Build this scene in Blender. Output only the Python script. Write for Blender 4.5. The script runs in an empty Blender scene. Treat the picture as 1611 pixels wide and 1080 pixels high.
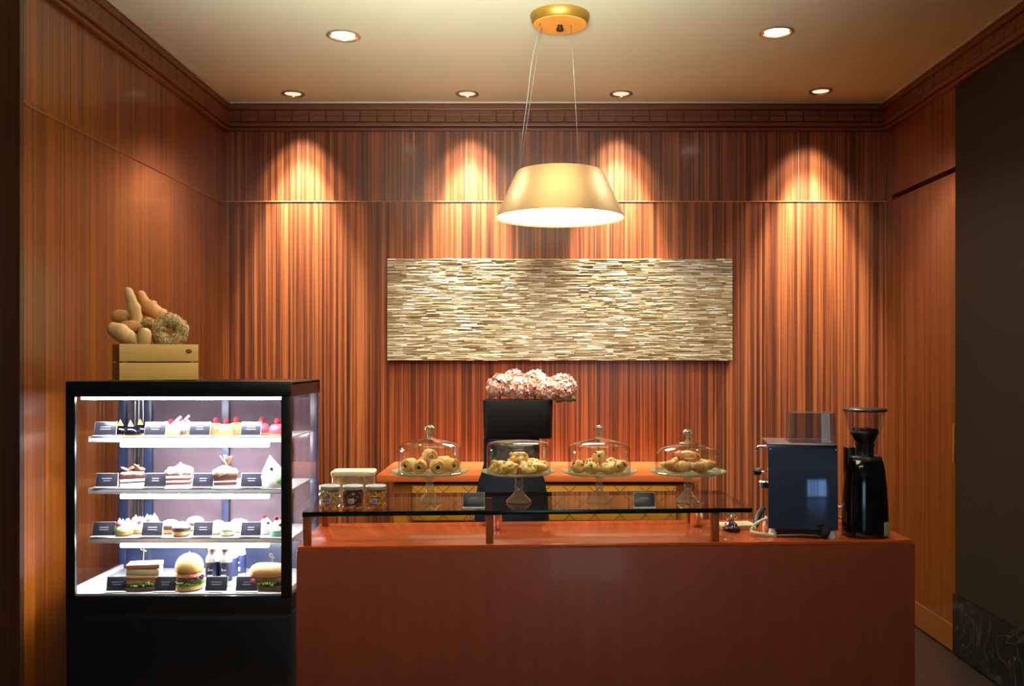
import bpy, bmesh, math, random
from mathutils import Vector, Matrix, noise as mnoise
C = bpy.context.scene.collection
PI = math.pi
F, VX, VY, CAMZ = 1450.0, 839.0, 565.0, 1.5

def sx(px, d): return (px - VX) * d / F              # world x of a photo column at depth d
def sz(py, d): return CAMZ - (py - VY) * d / F       # world z of a photo row at depth d
def dz(py, z): return (CAMZ - z) * F / (py - VY)     # depth at which height z shows on a photo row

# ------------------------------------------------------------------ materials
def lin(c):
    return tuple(((v/255)/12.92 if v/255 <= .04045 else ((v/255+.055)/1.055)**2.4) for v in c[:3]) + (1,)
MATS = {}
def newmat(name):
    m = bpy.data.materials.new(name); m.use_nodes = True
    nt = m.node_tree; nt.nodes.clear()
    return m, nt, nt.nodes, nt.links
def pbr(name, col, rough=.5, metal=0, var=.12, scale=30, bump=0, bscale=200, coat=0, col2=None, emit=0, ecol=None, island=False, sss=0, spec=.5, stretch=(1,1,1)):
    if name in MATS: return MATS[name]
    m, nt, N, L = newmat(name)
    out = N.new('ShaderNodeOutputMaterial'); b = N.new('ShaderNodeBsdfPrincipled')
    L.new(b.outputs[0], out.inputs[0])
    b.inputs['Roughness'].default_value = rough; b.inputs['Metallic'].default_value = metal
    b.inputs['Coat Weight'].default_value = coat; b.inputs['Coat Roughness'].default_value = .08
    b.inputs['Specular IOR Level'].default_value = spec
    if sss:
        b.inputs['Subsurface Weight'].default_value = sss; b.inputs['Subsurface Radius'].default_value = (.01,.006,.004)
    a = lin(col)
    c2 = lin(col2) if col2 else tuple(v*(1-2.2*var) for v in a[:3]) + (1,)
    tc = N.new('ShaderNodeTexCoord'); mp = N.new('ShaderNodeMapping'); mp.inputs['Scale'].default_value = stretch
    L.new(tc.outputs['Object'], mp.inputs[0])
    if island:
        g = N.new('ShaderNodeNewGeometry'); fac = g.outputs['Random Per Island']
    else:
        n = N.new('ShaderNodeTexNoise'); n.inputs['Scale'].default_value = scale; n.inputs['Detail'].default_value = 3
        L.new(mp.outputs[0], n.inputs['Vector']); fac = n.outputs[0]
    mx = N.new('ShaderNodeMix'); mx.data_type = 'RGBA'
    L.new(fac, mx.inputs[0]); mx.inputs[6].default_value = c2; mx.inputs[7].default_value = a
    L.new(mx.outputs[2], b.inputs['Base Color'])
    if emit:
        b.inputs['Emission Strength'].default_value = emit; b.inputs['Emission Color'].default_value = lin(ecol or col)
    if bump:
        n2 = N.new('ShaderNodeTexNoise'); n2.inputs['Scale'].default_value = bscale; n2.inputs['Detail'].default_value = 4
        L.new(mp.outputs[0], n2.inputs['Vector'])
        bp = N.new('ShaderNodeBump'); bp.inputs['Strength'].default_value = bump; bp.inputs['Distance'].default_value = .002
        L.new(n2.outputs[0], bp.inputs['Height']); L.new(bp.outputs[0], b.inputs['Normal'])
    MATS[name] = m
    return m
def ramp(N, stops):
    r = N.new('ShaderNodeValToRGB'); e = r.color_ramp.elements
    while len(e) < len(stops): e.new(.5)
    for k, (p, c) in enumerate(stops): e[k].position = p; e[k].color = lin(c)
    return r
def math_node(N, L, op, a, b=None, c=None):
    n = N.new('ShaderNodeMath'); n.operation = op
    for i, v in enumerate((a, b, c)):
        if v is None: continue
        if isinstance(v, (int, float)): n.inputs[i].default_value = v
        else: L.new(v, n.inputs[i])
    return n.outputs[0]
def stripe_wood(name, dark, mid, light, rough=.32, coat=.25, freq=1.0, bright=1.0):
    """vertical stripe veneer: the stripes vary along x + y and hardly along z"""
    m, nt, N, L = newmat(name)
    out = N.new('ShaderNodeOutputMaterial'); b = N.new('ShaderNodeBsdfPrincipled'); L.new(b.outputs[0], out.inputs[0])
    tc = N.new('ShaderNodeTexCoord'); sp = N.new('ShaderNodeSeparateXYZ'); L.new(tc.outputs['Object'], sp.inputs[0])
    s = math_node(N, L, 'ADD', sp.outputs[0], sp.outputs[1])
    up = math_node(N, L, 'GREATER_THAN', sp.outputs[2], 2.457)
    s = math_node(N, L, 'ADD', s, math_node(N, L, 'MULTIPLY', up, 7.31))
    cv = N.new('ShaderNodeCombineXYZ'); L.new(s, cv.inputs[0]); L.new(math_node(N, L, 'MULTIPLY', sp.outputs[2], .004), cv.inputs[2])
    def nz(scale, detail, rough_=.6):
        n = N.new('ShaderNodeTexNoise'); n.inputs['Scale'].default_value = scale*freq; n.inputs['Detail'].default_value = detail
        n.inputs['Roughness'].default_value = rough_; L.new(cv.outputs[0], n.inputs['Vector']); return n.outputs[0]
    a = nz(46, 2.5, .65); f = nz(150, 2, .5); g = nz(9, 2)
    v = math_node(N, L, 'ADD', math_node(N, L, 'MULTIPLY', a, .62), math_node(N, L, 'MULTIPLY', f, .26))
    v = math_node(N, L, 'ADD', v, math_node(N, L, 'MULTIPLY', g, .16))
    # grain streaks along z
    cv2 = N.new('ShaderNodeCombineXYZ'); L.new(math_node(N, L, 'MULTIPLY', s, 220.0), cv2.inputs[0]); L.new(math_node(N, L, 'MULTIPLY', sp.outputs[2], 3.0), cv2.inputs[2])
    n3 = N.new('ShaderNodeTexNoise'); n3.inputs['Scale'].default_value = 1; n3.inputs['Detail'].default_value = 2; L.new(cv2.outputs[0], n3.inputs['Vector'])
    v = math_node(N, L, 'ADD', v, math_node(N, L, 'MULTIPLY', math_node(N, L, 'SUBTRACT', n3.outputs[0], .5), .12))
    r = ramp(N, [(.36, dark), (.45, tuple(int(.6*p+.4*q) for p, q in zip(dark, mid))), (.53, mid), (.62, light), (.72, mid)])
    L.new(v, r.inputs[0])
    L.new(r.outputs[0], b.inputs['Base Color'])
    b.inputs['Roughness'].default_value = rough; b.inputs['Coat Weight'].default_value = coat; b.inputs['Coat Roughness'].default_value = .12
    MATS[name] = m
    return m
def thin_glass(name, tint=(1,1,1), f0=.04, edge=.96, power=5.0, rough=0.0, milk=0.0, milkcol=(230,230,230), edge_tint=None):
    m, nt, N, L = newmat(name)
    out = N.new('ShaderNodeOutputMaterial')
    g = N.new('ShaderNodeNewGeometry'); d = N.new('ShaderNodeVectorMath'); d.operation = 'DOT_PRODUCT'
    L.new(g.outputs['Normal'], d.inputs[0]); L.new(g.outputs['Incoming'], d.inputs[1])
    c = math_node(N, L, 'ABSOLUTE', d.outputs['Value'])
    k = math_node(N, L, 'POWER', math_node(N, L, 'SUBTRACT', 1.0, c), power)
    fac = math_node(N, L, 'ADD', math_node(N, L, 'MULTIPLY', k, edge), f0)
    fac = math_node(N, L, 'MINIMUM', fac, 1.0)
    t = N.new('ShaderNodeBsdfTransparent'); t.inputs[0].default_value = (*tint, 1)
    if edge_tint:
        mxc = N.new('ShaderNodeMix'); mxc.data_type = 'RGBA'
        L.new(math_node(N, L, 'POWER', math_node(N, L, 'SUBTRACT', 1.0, c), 2.5), mxc.inputs[0])
        mxc.inputs[6].default_value = (*tint, 1); mxc.inputs[7].default_value = (*edge_tint, 1)
        L.new(mxc.outputs[2], t.inputs[0])
    gl = N.new('ShaderNodeBsdfGlossy'); gl.inputs['Roughness'].default_value = rough
    mx = N.new('ShaderNodeMixShader'); L.new(fac, mx.inputs[0]); L.new(t.outputs[0], mx.inputs[1]); L.new(gl.outputs[0], mx.inputs[2])
    last = mx
    if milk:
        df = N.new('ShaderNodeBsdfDiffuse'); df.inputs[0].default_value = lin(milkcol)
        m2 = N.new('ShaderNodeMixShader'); m2.inputs[0].default_value = milk
        L.new(mx.outputs[0], m2.inputs[1]); L.new(df.outputs[0], m2.inputs[2]); last = m2
    L.new(last.outputs[0], out.inputs[0])
    MATS[name] = m
    return m
def solid_glass(name, col=(1,1,1), ior=1.45):
    m, nt, N, L = newmat(name)
    out = N.new('ShaderNodeOutputMaterial'); b = N.new('ShaderNodeBsdfPrincipled'); L.new(b.outputs[0], out.inputs[0])
    b.inputs['Base Color'].default_value = (*col, 1); b.inputs['Transmission Weight'].default_value = 1
    b.inputs['Roughness'].default_value = .02; b.inputs['IOR'].default_value = ior
    MATS[name] = m
    return m
def emitter(name, col, strength):
    m, nt, N, L = newmat(name)
    out = N.new('ShaderNodeOutputMaterial'); e = N.new('ShaderNodeEmission'); L.new(e.outputs[0], out.inputs[0])
    e.inputs[0].default_value = (*col, 1); e.inputs[1].default_value = strength
    MATS[name] = m
    return m

# ------------------------------------------------------------------ mesh builder
class B:
    def __init__(s): s.bm = bmesh.new()
    def box(s, c, size, bevel=0, rot=None, seg=2):
        r = bmesh.ops.create_cube(s.bm, size=1)
        M = Matrix.Translation(c) @ (rot.to_4x4() if rot else Matrix.Identity(4)) @ Matrix.Diagonal((*size, 1))
        bmesh.ops.transform(s.bm, matrix=M, verts=r['verts'])
        if bevel:
            es = list({e for v in r['verts'] for e in v.link_edges})
            bmesh.ops.bevel(s.bm, geom=es, offset=bevel, segments=seg, affect='EDGES', profile=.6)
        return s
    def rings(s, rings, cap0=True, cap1=True, closed=False):
        vs = [[s.bm.verts.new(p) for p in r] for r in rings]
        n = len(vs[0]); m = len(vs)
        for i in range(m if closed else m-1):
            a, b = vs[i], vs[(i+1) % m]
            for j in range(n):
                s.bm.faces.new((a[j], a[(j+1) % n], b[(j+1) % n], b[j]))
        if not closed:
            if cap0: s.bm.faces.new(list(reversed(vs[0])))
            if cap1: s.bm.faces.new(vs[-1])
        return s
    def lathe(s, prof, c=(0,0,0), seg=32, cap0=True, cap1=True, axis=None):
        c = Vector(c); R = []
        for r, z in prof:
            r = max(r, .0004)
            ring = []
            for k in range(seg):
                a = 2*PI*k/seg; p = Vector((r*math.cos(a), r*math.sin(a), z))
                if axis is not None: p = axis @ p
                ring.append(c + p)
            R.append(ring)
        return s.rings(R, cap0, cap1)
    def loft(s, secs, seg=32, power=4, c=(0,0,0)):
        """secs: (z, half_x, half_y[, cx, cy]) super-ellipse sections"""
        R = []
        for q in secs:
            z, hx, hy = q[:3]; ox, oy = (q[3], q[4]) if len(q) > 3 else (0, 0)
            ring = []
            for k in range(seg):
                a = 2*PI*(k+.5)/seg; ca, sa = math.cos(a), math.sin(a); e = 2.0/power
                ring.append((c[0]+ox+hx*math.copysign(abs(ca)**e, ca), c[1]+oy+hy*math.copysign(abs(sa)**e, sa), c[2]+z))
            R.append(ring)
        return s.rings(R)
    def tube(s, pts, rad, seg=10, cap=True, flat=1.0):
        pts = [Vector(p) for p in pts]; n = len(pts)
        if not isinstance(rad, (list, tuple)): rad = [rad]*n
        R = []; up = Vector((0,0,1)); prev = None
        for i, p in enumerate(pts):
            t = (pts[min(i+1, n-1)] - pts[max(i-1, 0)]).normalized()
            if prev is None:
                u = t.cross(up)
                if u.length < .05: u = t.cross(Vector((1,0,0)))
                u.normalize()
            else:
                u = (prev - t*prev.dot(t)).normalized()
            prev = u; w = t.cross(u)
            R.append([p + u*rad[i]*math.cos(2*PI*k/seg) + w*rad[i]*flat*math.sin(2*PI*k/seg) for k in range(seg)])
        return s.rings(R, cap, cap)
    def blob(s, c, r, sub=2, amp=0, freq=30, seed=0, rot=None, flat_bottom=None):
        q = bmesh.ops.create_icosphere(s.bm, subdivisions=sub, radius=1)
        if not isinstance(r, (tuple, list)): r = (r, r, r)
        c = Vector(c); off = Vector((seed*3.17, seed*1.3, seed*.7))
        for v in q['verts']:
            d = v.co.copy()
            p = Vector((d.x*r[0], d.y*r[1], d.z*r[2]))
            if amp: p *= 1 + amp*mnoise.noise(Vector((p.x*freq, p.y*freq, p.z*freq)) + off)
            if flat_bottom is not None: p.z = max(p.z, flat_bottom)
            if rot: p = rot @ p
            v.co = c + p
        return s
    def torus(s, c, R, r, seg=32, ring=10, axis=None, fr=None):
        c = Vector(c); RR = []
        for k in range(seg):
            a = 2*PI*k/seg
            rr = r*(fr(a) if fr else 1)
            row = []
            for j in range(ring):
                b = 2*PI*j/ring
                p = Vector(((R+rr*math.cos(b))*math.cos(a), (R+rr*math.cos(b))*math.sin(a), rr*math.sin(b)))
                if axis is not None: p = axis @ p
                row.append(c+p)
            RR.append(row)
        return s.rings(RR, closed=True)
    def prism(s, pts, depth, plane='xz', off=0):
        """extrude a polygon: plane xz -> along y, xy -> along z, yz -> along x"""
        def mk(a, b, t):
            return {'xz': (a, t, b), 'xy': (a, b, t), 'yz': (t, a, b)}[plane]
        A = [mk(a, b, off) for a, b in pts]; Bq = [mk(a, b, off+depth) for a, b in pts]
        return s.rings([A, Bq])
    def quad(s, pts):
        s.bm.faces.new([s.bm.verts.new(p) for p in pts]); return s
    def build(s, name, mat, parent=None, smooth=True, angle=40):
        bmesh.ops.recalc_face_normals(s.bm, faces=s.bm.faces)
        me = bpy.data.meshes.new(name); s.bm.to_mesh(me); s.bm.free()
        me.materials.append(mat)
        if smooth:
            me.polygons.foreach_set('use_smooth', [True]*len(me.polygons))
            me.set_sharp_from_angle(angle=math.radians(angle))
        o = bpy.data.objects.new(name, me); C.objects.link(o)
        if parent: o.parent = parent
        return o
def rotm(x=0, y=0, z=0):
    return Matrix.Rotation(z, 3, 'Z') @ Matrix.Rotation(y, 3, 'Y') @ Matrix.Rotation(x, 3, 'X')
def tag(o, label, cat, group=None, kind=None):
    o['label'] = label; o['category'] = cat
    if group: o['group'] = group
    if kind: o['kind'] = kind
    return o
def thing(name, label, cat, loc=(0,0,0), rz=0, group=None):
    o = bpy.data.objects.new(name, None); C.objects.link(o)
    o.location = loc; o.rotation_euler = (0, 0, rz); o.empty_display_size = .05
    return tag(o, label, cat, group)
def struct(o, label=None, cat=None):
    o['kind'] = 'structure'
    if label: o['label'] = label
    if cat: o['category'] = cat
    return o

# ------------------------------------------------------------------ palette
WALLW = stripe_wood('striped_veneer', (56,25,14), (132,66,32), (182,104,56), rough=.34, coat=.2, freq=1.35)
WALLL = stripe_wood('striped_veneer_side', (72,34,8), (116,60,9), (142,78,14), rough=.3, coat=.5, freq=1.2)
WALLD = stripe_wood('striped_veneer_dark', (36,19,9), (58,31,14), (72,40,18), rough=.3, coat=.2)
CROWN = pbr('crown_wood', (122,66,28), .4, coat=.15, var=.2, scale=6, stretch=(1,1,8))
SEAM = pbr('seam_glint', (226,150,90), .35, var=.05)
CEIL = pbr('ceiling_paint', (210,216,186), .8, var=.02, scale=3)
FLOORM = pbr('floor_stone', (62,48,38), .35, var=.15, scale=4)
DARKW = pbr('dark_wall_paint', (44,34,22), .75, var=.08, scale=2, spec=.15)
COUNTER = pbr('cherry_wood', (136,64,42), .34, coat=.12, col2=(110,46,29), scale=5, stretch=(5,5,.6))
TOPM = pbr('cherry_top', (208,94,42), .16, coat=.35, col2=(180,74,30), scale=3, stretch=(.8,6,6))
POSTM = pbr('post_wood', (152,72,28), .35, var=.12, scale=8, stretch=(6,6,1))
ORANGE = pbr('credenza_top_wood', (214,112,54), .35, var=.07, scale=4, stretch=(.5,8,8))
YELLOW = pbr('ochre_panel', (186,120,22), .45, var=.05)
BLACK = pbr('black_lacquer', (12,12,14), .3, var=.1)
BLACKM = pbr('black_matte', (9,9,11), .5, var=.1)
GOLD = pbr('brushed_gold', (220,182,130), .5, metal=.7, var=.1, scale=60, stretch=(1,1,9), bump=.08, bscale=300)
GOLDRIM = pbr('gold_rim', (176,136,52), .4, metal=.6, var=.1)
CANOPYF = pbr('canopy_face', (250,172,72), .5, var=.06)
CHROME = pbr('chrome', (225,225,230), .08, metal=1, var=.02)
STEEL = pbr('steel', (178,180,184), .28, metal=1, var=.05)
SHELFM = pbr('case_shelf', (222,223,226), .3, metal=.1, var=.04)
NAVYFR = pbr('navy_frame', (34,44,70), .3, var=.08)
DOORG = pbr('rear_door_glass', (100,84,92), .12, var=.2, scale=7)
WHITE = pbr('white_glaze', (238,236,232), .3, var=.03)
CREAM = pbr('cream', (250,246,236), .5, var=.03, sss=.1)
TUBE = emitter('cool_tube', (.95,.94,1.0), 190)
TUBETOP = emitter('cool_tube_top', (.95,.94,1.0), 150)
CASEG = thin_glass('case_glass', (.97,.985,.98), f0=.03, edge=.7)
DOMEG = thin_glass('dome_glass', (.965,.985,.965), f0=.05, edge=.85, power=3.2, edge_tint=(.80,.84,.77))
SHELFG = thin_glass('shelf_glass', (.84,.90,.86), f0=.06, edge=1.0, power=3.0)
JARG = thin_glass('jar_glass', (.97,.98,.96), f0=.05, edge=.8, power=3.5)
PLASTIC = thin_glass('clear_plastic', (.97,.96,.92), f0=.05, edge=.6, power=3, rough=.1, milk=.22, milkcol=(245,235,200))
SMOKEG = thin_glass('smoked_acrylic', (.66,.66,.70), f0=.05, edge=.5, milk=.16, milkcol=(150,140,140))
STEMG = thin_glass('stem_glass', (.93,.96,.92), f0=.10, edge=.75, power=2.2, milk=.14, milkcol=(205,215,190))
GEDGE = pbr('glass_edge', (8,26,26), .12, var=.1)
CARD = pbr('chalk_card', (44,44,54), .28, var=.08)
CARDR = pbr('card_border', (224,222,220), .4, var=.03)
LETTER = pbr('pale_lettering', (150,150,160), .6, var=.05)
CHOC = pbr('chocolate', (58,30,22), .4, var=.2, scale=80)
GLAZE = pbr('dark_mirror_glaze', (14,14,30), .08, var=.1, coat=.5)
RASP = pbr('raspberry', (190,24,52), .35, var=.2, scale=150)
ORMOUSSE = pbr('apricot_mousse', (238,160,104), .4, var=.06)
PINK = pbr('pink_mousse', (226,92,116), .35, var=.08)
BISC = pbr('biscuit', (206,168,110), .7, var=.15, bump=.3)
GREENP = pbr('pistachio_green', (158,214,130), .5, var=.1)
PASTRY = pbr('golden_pastry', (255,212,134), .5, col2=(226,156,76), scale=34, bump=.25, bscale=120)
PASTRY2 = pbr('pale_pastry', (255,220,142), .5, col2=(226,164,80), scale=30, bump=.25, bscale=120)
CRUST = pbr('bread_crust', (226,166,104), .6, col2=(172,108,58), scale=18, bump=.4, bscale=90)
CRUSTP = pbr('floury_bread', (230,192,138), .75, col2=(184,136,86), scale=22, bump=.4, bscale=90)
SEEDM = pbr('seeds', (210,188,128), .6, col2=(74,62,40), island=True)
CRATEW = pbr('pine', (240,196,120), .55, col2=(214,160,86), scale=7, stretch=(1.2,1.2,14), bump=.1)
KNOT = pbr('pine_knot', (112,72,34), .6, var=.2)
LETTUCE = pbr('lettuce', (112,170,58), .5, var=.25, scale=60)
HAM = pbr('pink_ham', (232,150,128), .5, var=.12)
BREADW = pbr('sandwich_bread', (238,196,136), .7, col2=(214,160,98), scale=40, bump=.2)
DARKBREAD = pbr('rye_bread', (96,62,44), .7, var=.15, bump=.3)
BUN = pbr('burger_bun', (244,206,140), .45, col2=(226,164,84), scale=20)
TEAL = pbr('navy_label', (22,30,66), .4, var=.08)
NAVY = pbr('navy_cloth', (13,17,32), .8, var=.15, scale=30, spec=.2)
VASEM = pbr('black_vase', (13,7,9), .6, var=.15, spec=.25, scale=10)
BEANS = pbr('coffee_beans', (40,26,18), .45, var=.3, scale=120)
HOSE = pbr('pale_hose', (222,212,196), .4, var=.05)
MIRRORB = pbr('blue_polished_panel', (66,78,112), .07, metal=.6, var=.04, scale=3)

# ------------------------------------------------------------------ the room
XL, XR, YB, ZC = -1.87, 2.147, 5.6, 3.052
YLE, YRE = 3.385, 4.68                   # where the striped side walls end
b = B(); b.box((0.1, -3, -.05), (14, 19, .1)); struct(b.build('floor', FLOORM, smooth=False))
b = B(); b.box((0.1, -3, ZC+.05), (14, 19, .1)); struct(b.build('ceiling', CEIL, smooth=False))
b = B(); b.box(((XL+XR)/2, YB+.05, ZC/2), (XR-XL+.2, .1, ZC)); struct(b.build('wall_back', WALLW, smooth=False))
b = B(); b.box((XL-.05, (YLE+YB)/2, ZC/2), (.1, YB-YLE, ZC)); struct(b.build('wall_left', WALLL, smooth=False))
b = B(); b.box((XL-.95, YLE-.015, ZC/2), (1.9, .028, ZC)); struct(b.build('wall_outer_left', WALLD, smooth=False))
# right wall: frame around the flush door plus the panel above it
ZD = 2.452
b = B()
b.box((XR+.05, (YRE+YB)/2, (ZD+.028+ZC)/2), (.1, YB-YRE, ZC-ZD-.028))
b.box((XR+.05, 5.555, ZD/2+.014), (.1, .09, ZD+.028))
struct(b.build('wall_right', WALLL, smooth=False))
b = B(); b.box((XR+.09, (YRE+5.51)/2, 1.24), (.05, 5.51-YRE, 2.48)); struct(b.build('wall_door_reveal', BLACKM, smooth=False))
b = B(); b.box((XR+.03, (YRE+.004+5.506)/2, ZD/2+.05), (.06, 5.502-YRE-.004, ZD-.1), .002)
door = struct(b.build('door_1', WALLL, smooth=False))
b = B(); b.box((XR-.004, YRE+.018, 1.07), (.008, .02, .2), .003); b.build('latch_plate', pbr('latch_brass', (190,120,50), .4, metal=.5), door)
b = B(); b.box((XR+.045, YRE-.002-(YRE-.3)/2, ZC/2), (.1, YRE-.3, ZC)); struct(b.build('wall_right_front', DARKW, smooth=False))
b = B(); b.box((XR-.004, (YRE+5.5)/2, .075), (.02, 5.5-YRE, .13), .003); struct(b.build('baseboard_right', pbr('baseboard_wood', (128,76,24), .4, var=.1), smooth=False))
# marble plinth on the dark wall
def marble():
    m, nt, N, L = newmat('dark_marble')
    out = N.new('ShaderNodeOutputMaterial'); p = N.new('ShaderNodeBsdfPrincipled'); L.new(p.outputs[0], out.inputs[0])
    tc = N.new('ShaderNodeTexCoord'); n = N.new('ShaderNodeTexNoise'); n.inputs['Scale'].default_value = 5; n.inputs['Detail'].default_value = 5; n.inputs['Distortion'].default_value = 1.5
    L.new(tc.outputs['Object'], n.inputs['Vector'])
    v = math_node(N, L, 'ABSOLUTE', math_node(N, L, 'SUBTRACT', n.outputs[0], .5))
    r = ramp(N, [(0, (58,64,60)), (.014, (26,30,27)), (.06, (13,15,13))]); L.new(v, r.inputs[0]); L.new(r.outputs[0], p.inputs['Base Color'])
    p.inputs['Roughness'].default_value = .2
    return m
b = B(); b.box((XR-.01, (YRE+.3)/2, .16), (.03, YRE-.32, .30), .006); struct(b.build('baseboard_front_right', marble(), smooth=False))
# beads between veneer panels; the pale ones paint in caught light
b = B(); b.box(((XL+XR)/2, YB-.001, 2.457), (XR-XL, .006, .0045))
for x in (sx(651,5.6), sx(1256,5.6)): b.box((x, YB-.001, 2.67), (.0035, .005, .42))
struct(b.build('trim_panel_bead', SEAM, smooth=False))
b = B(); b.box((XL+.001, (YLE+YB)/2, 2.437), (.005, YB-YLE, .005)); struct(b.build('trim_left_bead', pbr('left_bead', (150,84,36), .35, var=.05), smooth=False))

def crown(name, length, M):
    b = B()
    b.box((length/2, -.017, ZC-.028), (length, .034, .034), .004)
    b.box((length/2, -.008, ZC-.085), (length, .016, .09))
    n = int(length/.102)
    for k in range(n):
        x = (k+.5)*length/n; w = length/n
        b.box((x, -.016, ZC-.064), (w-.005, .022, .032), .003)
        b.box((x, -.019, ZC-.1), (w-.005, .030, .034), .003)
    b.box((length/2, -.022, ZC-.135), (length, .044, .026), .008)
    b.box((length/2, -.014, ZC-.16), (length, .028, .020), .005)
    o = b.build(name, CROWN, smooth=False); o.matrix_world = M
    return struct(o)
crown('trim_1', XR-XL, Matrix.Translation((XL, YB, 0)))
crown('trim_2', YB-YLE, Matrix.Translation((XL, YLE, 0)) @ Matrix.Rotation(PI/2, 4, 'Z'))
crown('trim_3', YB-.4, Matrix.Translation((XR, YB, 0)) @ Matrix.Rotation(-PI/2, 4, 'Z'))
b = B()
b.box(((XL+XR)/2, YB-.04, ZC-.005), (XR-XL-.07, .012, .01), .002)
b.box((XL+.04, (YLE+YB)/2, ZC-.005), (.012, YB-YLE, .01), .002)
b.box((XR-.04, (YB+.4)/2, ZC-.005), (.012, YB-.45, .01), .002)
struct(b.build('trim_ceiling_line', pbr('pale_cove', (206,200,176), .6, var=.03), smooth=False))

# lobby end behind the viewer: a wall with tall daylight windows
LW = -12.0
WX0, WX1, WZ0, WZ1 = 1.05, 3.65, .2, 2.1
b = B()
b.box(((-6.9+WX0)/2, LW, ZC/2), (WX0+6.9, .1, ZC)); b.box(((7.1+WX1)/2, LW, ZC/2), (7.1-WX1, .1, ZC))
b.box(((WX0+WX1)/2, LW, WZ0/2), (WX1-WX0, .1, WZ0)); b.box(((WX0+WX1)/2, LW, (WZ1+ZC)/2), (WX1-WX0, .1, ZC-WZ1))
struct(b.build('wall_front', pbr('lobby_paint', (66,70,92), .8), smooth=False))
b = B(); b.box(((WX0+WX1)/2, LW-.01, (WZ0+WZ1)/2), (WX1-WX0, .02, WZ1-WZ0)); w = struct(b.build('window_1', emitter('daylight_pane', (.55,.9,1.0), 3.2), smooth=False))
b = B()
for x in (1.05, 1.55, 1.95, 2.4, 3.65): b.box((x, LW+.05, (WZ0+WZ1)/2), (.14, .06, WZ1-WZ0))
for z in (WZ0, WZ1): b.box(((WX0+WX1)/2, LW+.05, z), (WX1-WX0, .06, .05))
b.build('window_frame', BLACKM, w, smooth=False)

# ------------------------------------------------------------------ counter (its front runs very slightly away to the right)
CL = Vector((-.756, 2.939)); CR = Vector((1.265, 3.053)); CA = math.atan2(CR.y-CL.y, CR.x-CL.x); CW = (CR-CL).length
ZT = .90; CD = .42
def cp(u, v): return (CL.x + u*math.cos(CA) - v*math.sin(CA), CL.y + u*math.sin(CA) + v*math.cos(CA))
ctr = thing('service_counter', 'long glossy cherry red wooden counter with a plain front and polished top', 'counter', (CL.x, CL.y, 0), CA)
b = B(); b.box((CW/2, CD/2, (ZT-.012)/2), (CW, CD, ZT-.012), .003); b.build('front_body', COUNTER, ctr)
b = B(); b.box((CW/2-.002, CD/2, ZT-.006), (CW-.01, CD-.002, .012), .003); b.build('counter_top', TOPM, ctr)
# glass shelf on wooden posts
ZG = 1.010
shf = thing('glass_shelf', 'thick clear glass shelf raised on short wooden posts above the counter', 'shelf', (CL.x, CL.y, ZT), CA)
GU0, GU1, GV0, GV1 = .018, 1.478, .004, .41
b = B()
b.quad([(GU0,GV0,ZG-ZT),(GU1,GV0,ZG-ZT),(GU1,GV1,ZG-ZT),(GU0,GV1,ZG-ZT)])
b.build('glass_pane', SHELFG, shf, smooth=False)
b = B(); t = .015; zz = ZG-ZT-t/2
b.box(((GU0+GU1)/2, GV0+.002, zz), (GU1-GU0, .004, t), .0015); b.box(((GU0+GU1)/2, GV1-.002, zz), (GU1-GU0, .004, t), .0015)
b.box((GU0+.002, (GV0+GV1)/2, zz), (.004, GV1-GV0-.008, t), .0015); b.box((GU1-.002, (GV0+GV1)/2, zz), (.004, GV1-GV0-.008, t), .0015)
b.build('glass_edge', GEDGE, shf)
hp = ZG-ZT-t
for u in (.030, .616, 1.358):
    for v in (.025, .375):
        b = B(); b.box((u, v, hp/2), (.024, .026, hp), .002); b.build('post', POSTM, shf)
        if v < .1 and u < .1:
            b = B(); b.box((u, .2, hp-.012), (.018, .322, .022), .002); b.build('side_rail', POSTM, shf)

# ------------------------------------------------------------------ back credenza
YCF, ZCR = 4.95, .875
def credenza(name, label, x0, x1, tx0, tx1, panel=True):
    t = thing(name, label, 'cabinet', ((x0+x1)/2, (YCF+YB)/2, 0)); ox = (x0+x1)/2; oy = (YCF+YB)/2
    b = B(); b.box((0, .02, .42), (x1-x0, YB-YCF-.05, .80), .003); b.build('cabinet_body', YELLOW, t)
    b = B(); b.box(((tx0+tx1)/2-ox, 0, ZCR-.0185), (tx1-tx0, YB-YCF-.004, .037), .004); b.build('cabinet_top', ORANGE, t)
    b = B(); b.box((0, .03, .01), (x1-x0-.06, YB-YCF-.12, .02)); b.build('plinth', BLACKM, t)
    if panel:
        px0, px1 = sx(648,YCF+.02)-ox, sx(1064,YCF+.02)-ox; pz0, pz1 = sz(819,YCF+.02), .815
        yf = YCF+.02+.005-oy
        b = B(); b.box(((px0+px1)/2, yf-.006, (pz0+pz1)/2), (px1-px0, .012, pz1-pz0), .002); pn = b.build('quilted_panel', pbr('ochre_quilt', (206,140,34), .45, var=.05), t)
        b = B()
        s_ = .136; z_mid = (pz0+pz1)/2; yl = yf-.0125
        def seg(xa, za, xb, zb):
            # clip a diagonal to the panel
            pts = []
            for k in range(21):
                q = k/20; x = xa+(xb-xa)*q; z = za+(zb-za)*q
                if px0 <= x <= px1 and pz0 <= z <= pz1: pts.append((x, yl, z))
            if len(pts) > 1: b.tube([pts[0], pts[-1]], .0016, 4)
        H = pz1-pz0
        k = -4
        while px0 + k*s_ < px1 + 1:
            x = px0 + k*s_
            seg(x, pz0, x+H*1.1, pz1); seg(x+H*1.1, pz0, x, pz1)
            k += 1
        for xx in (px0, px1): b.box((xx, yl+.004, z_mid), (.007, .012, H))
        b.box(((px0+px1)/2, yl+.004, pz0), (px1-px0, .012, .006))
        b.build('quilt_lines', pbr('quilt_groove', (92,56,14), .6), pn, smooth=False)
    return t
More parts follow.
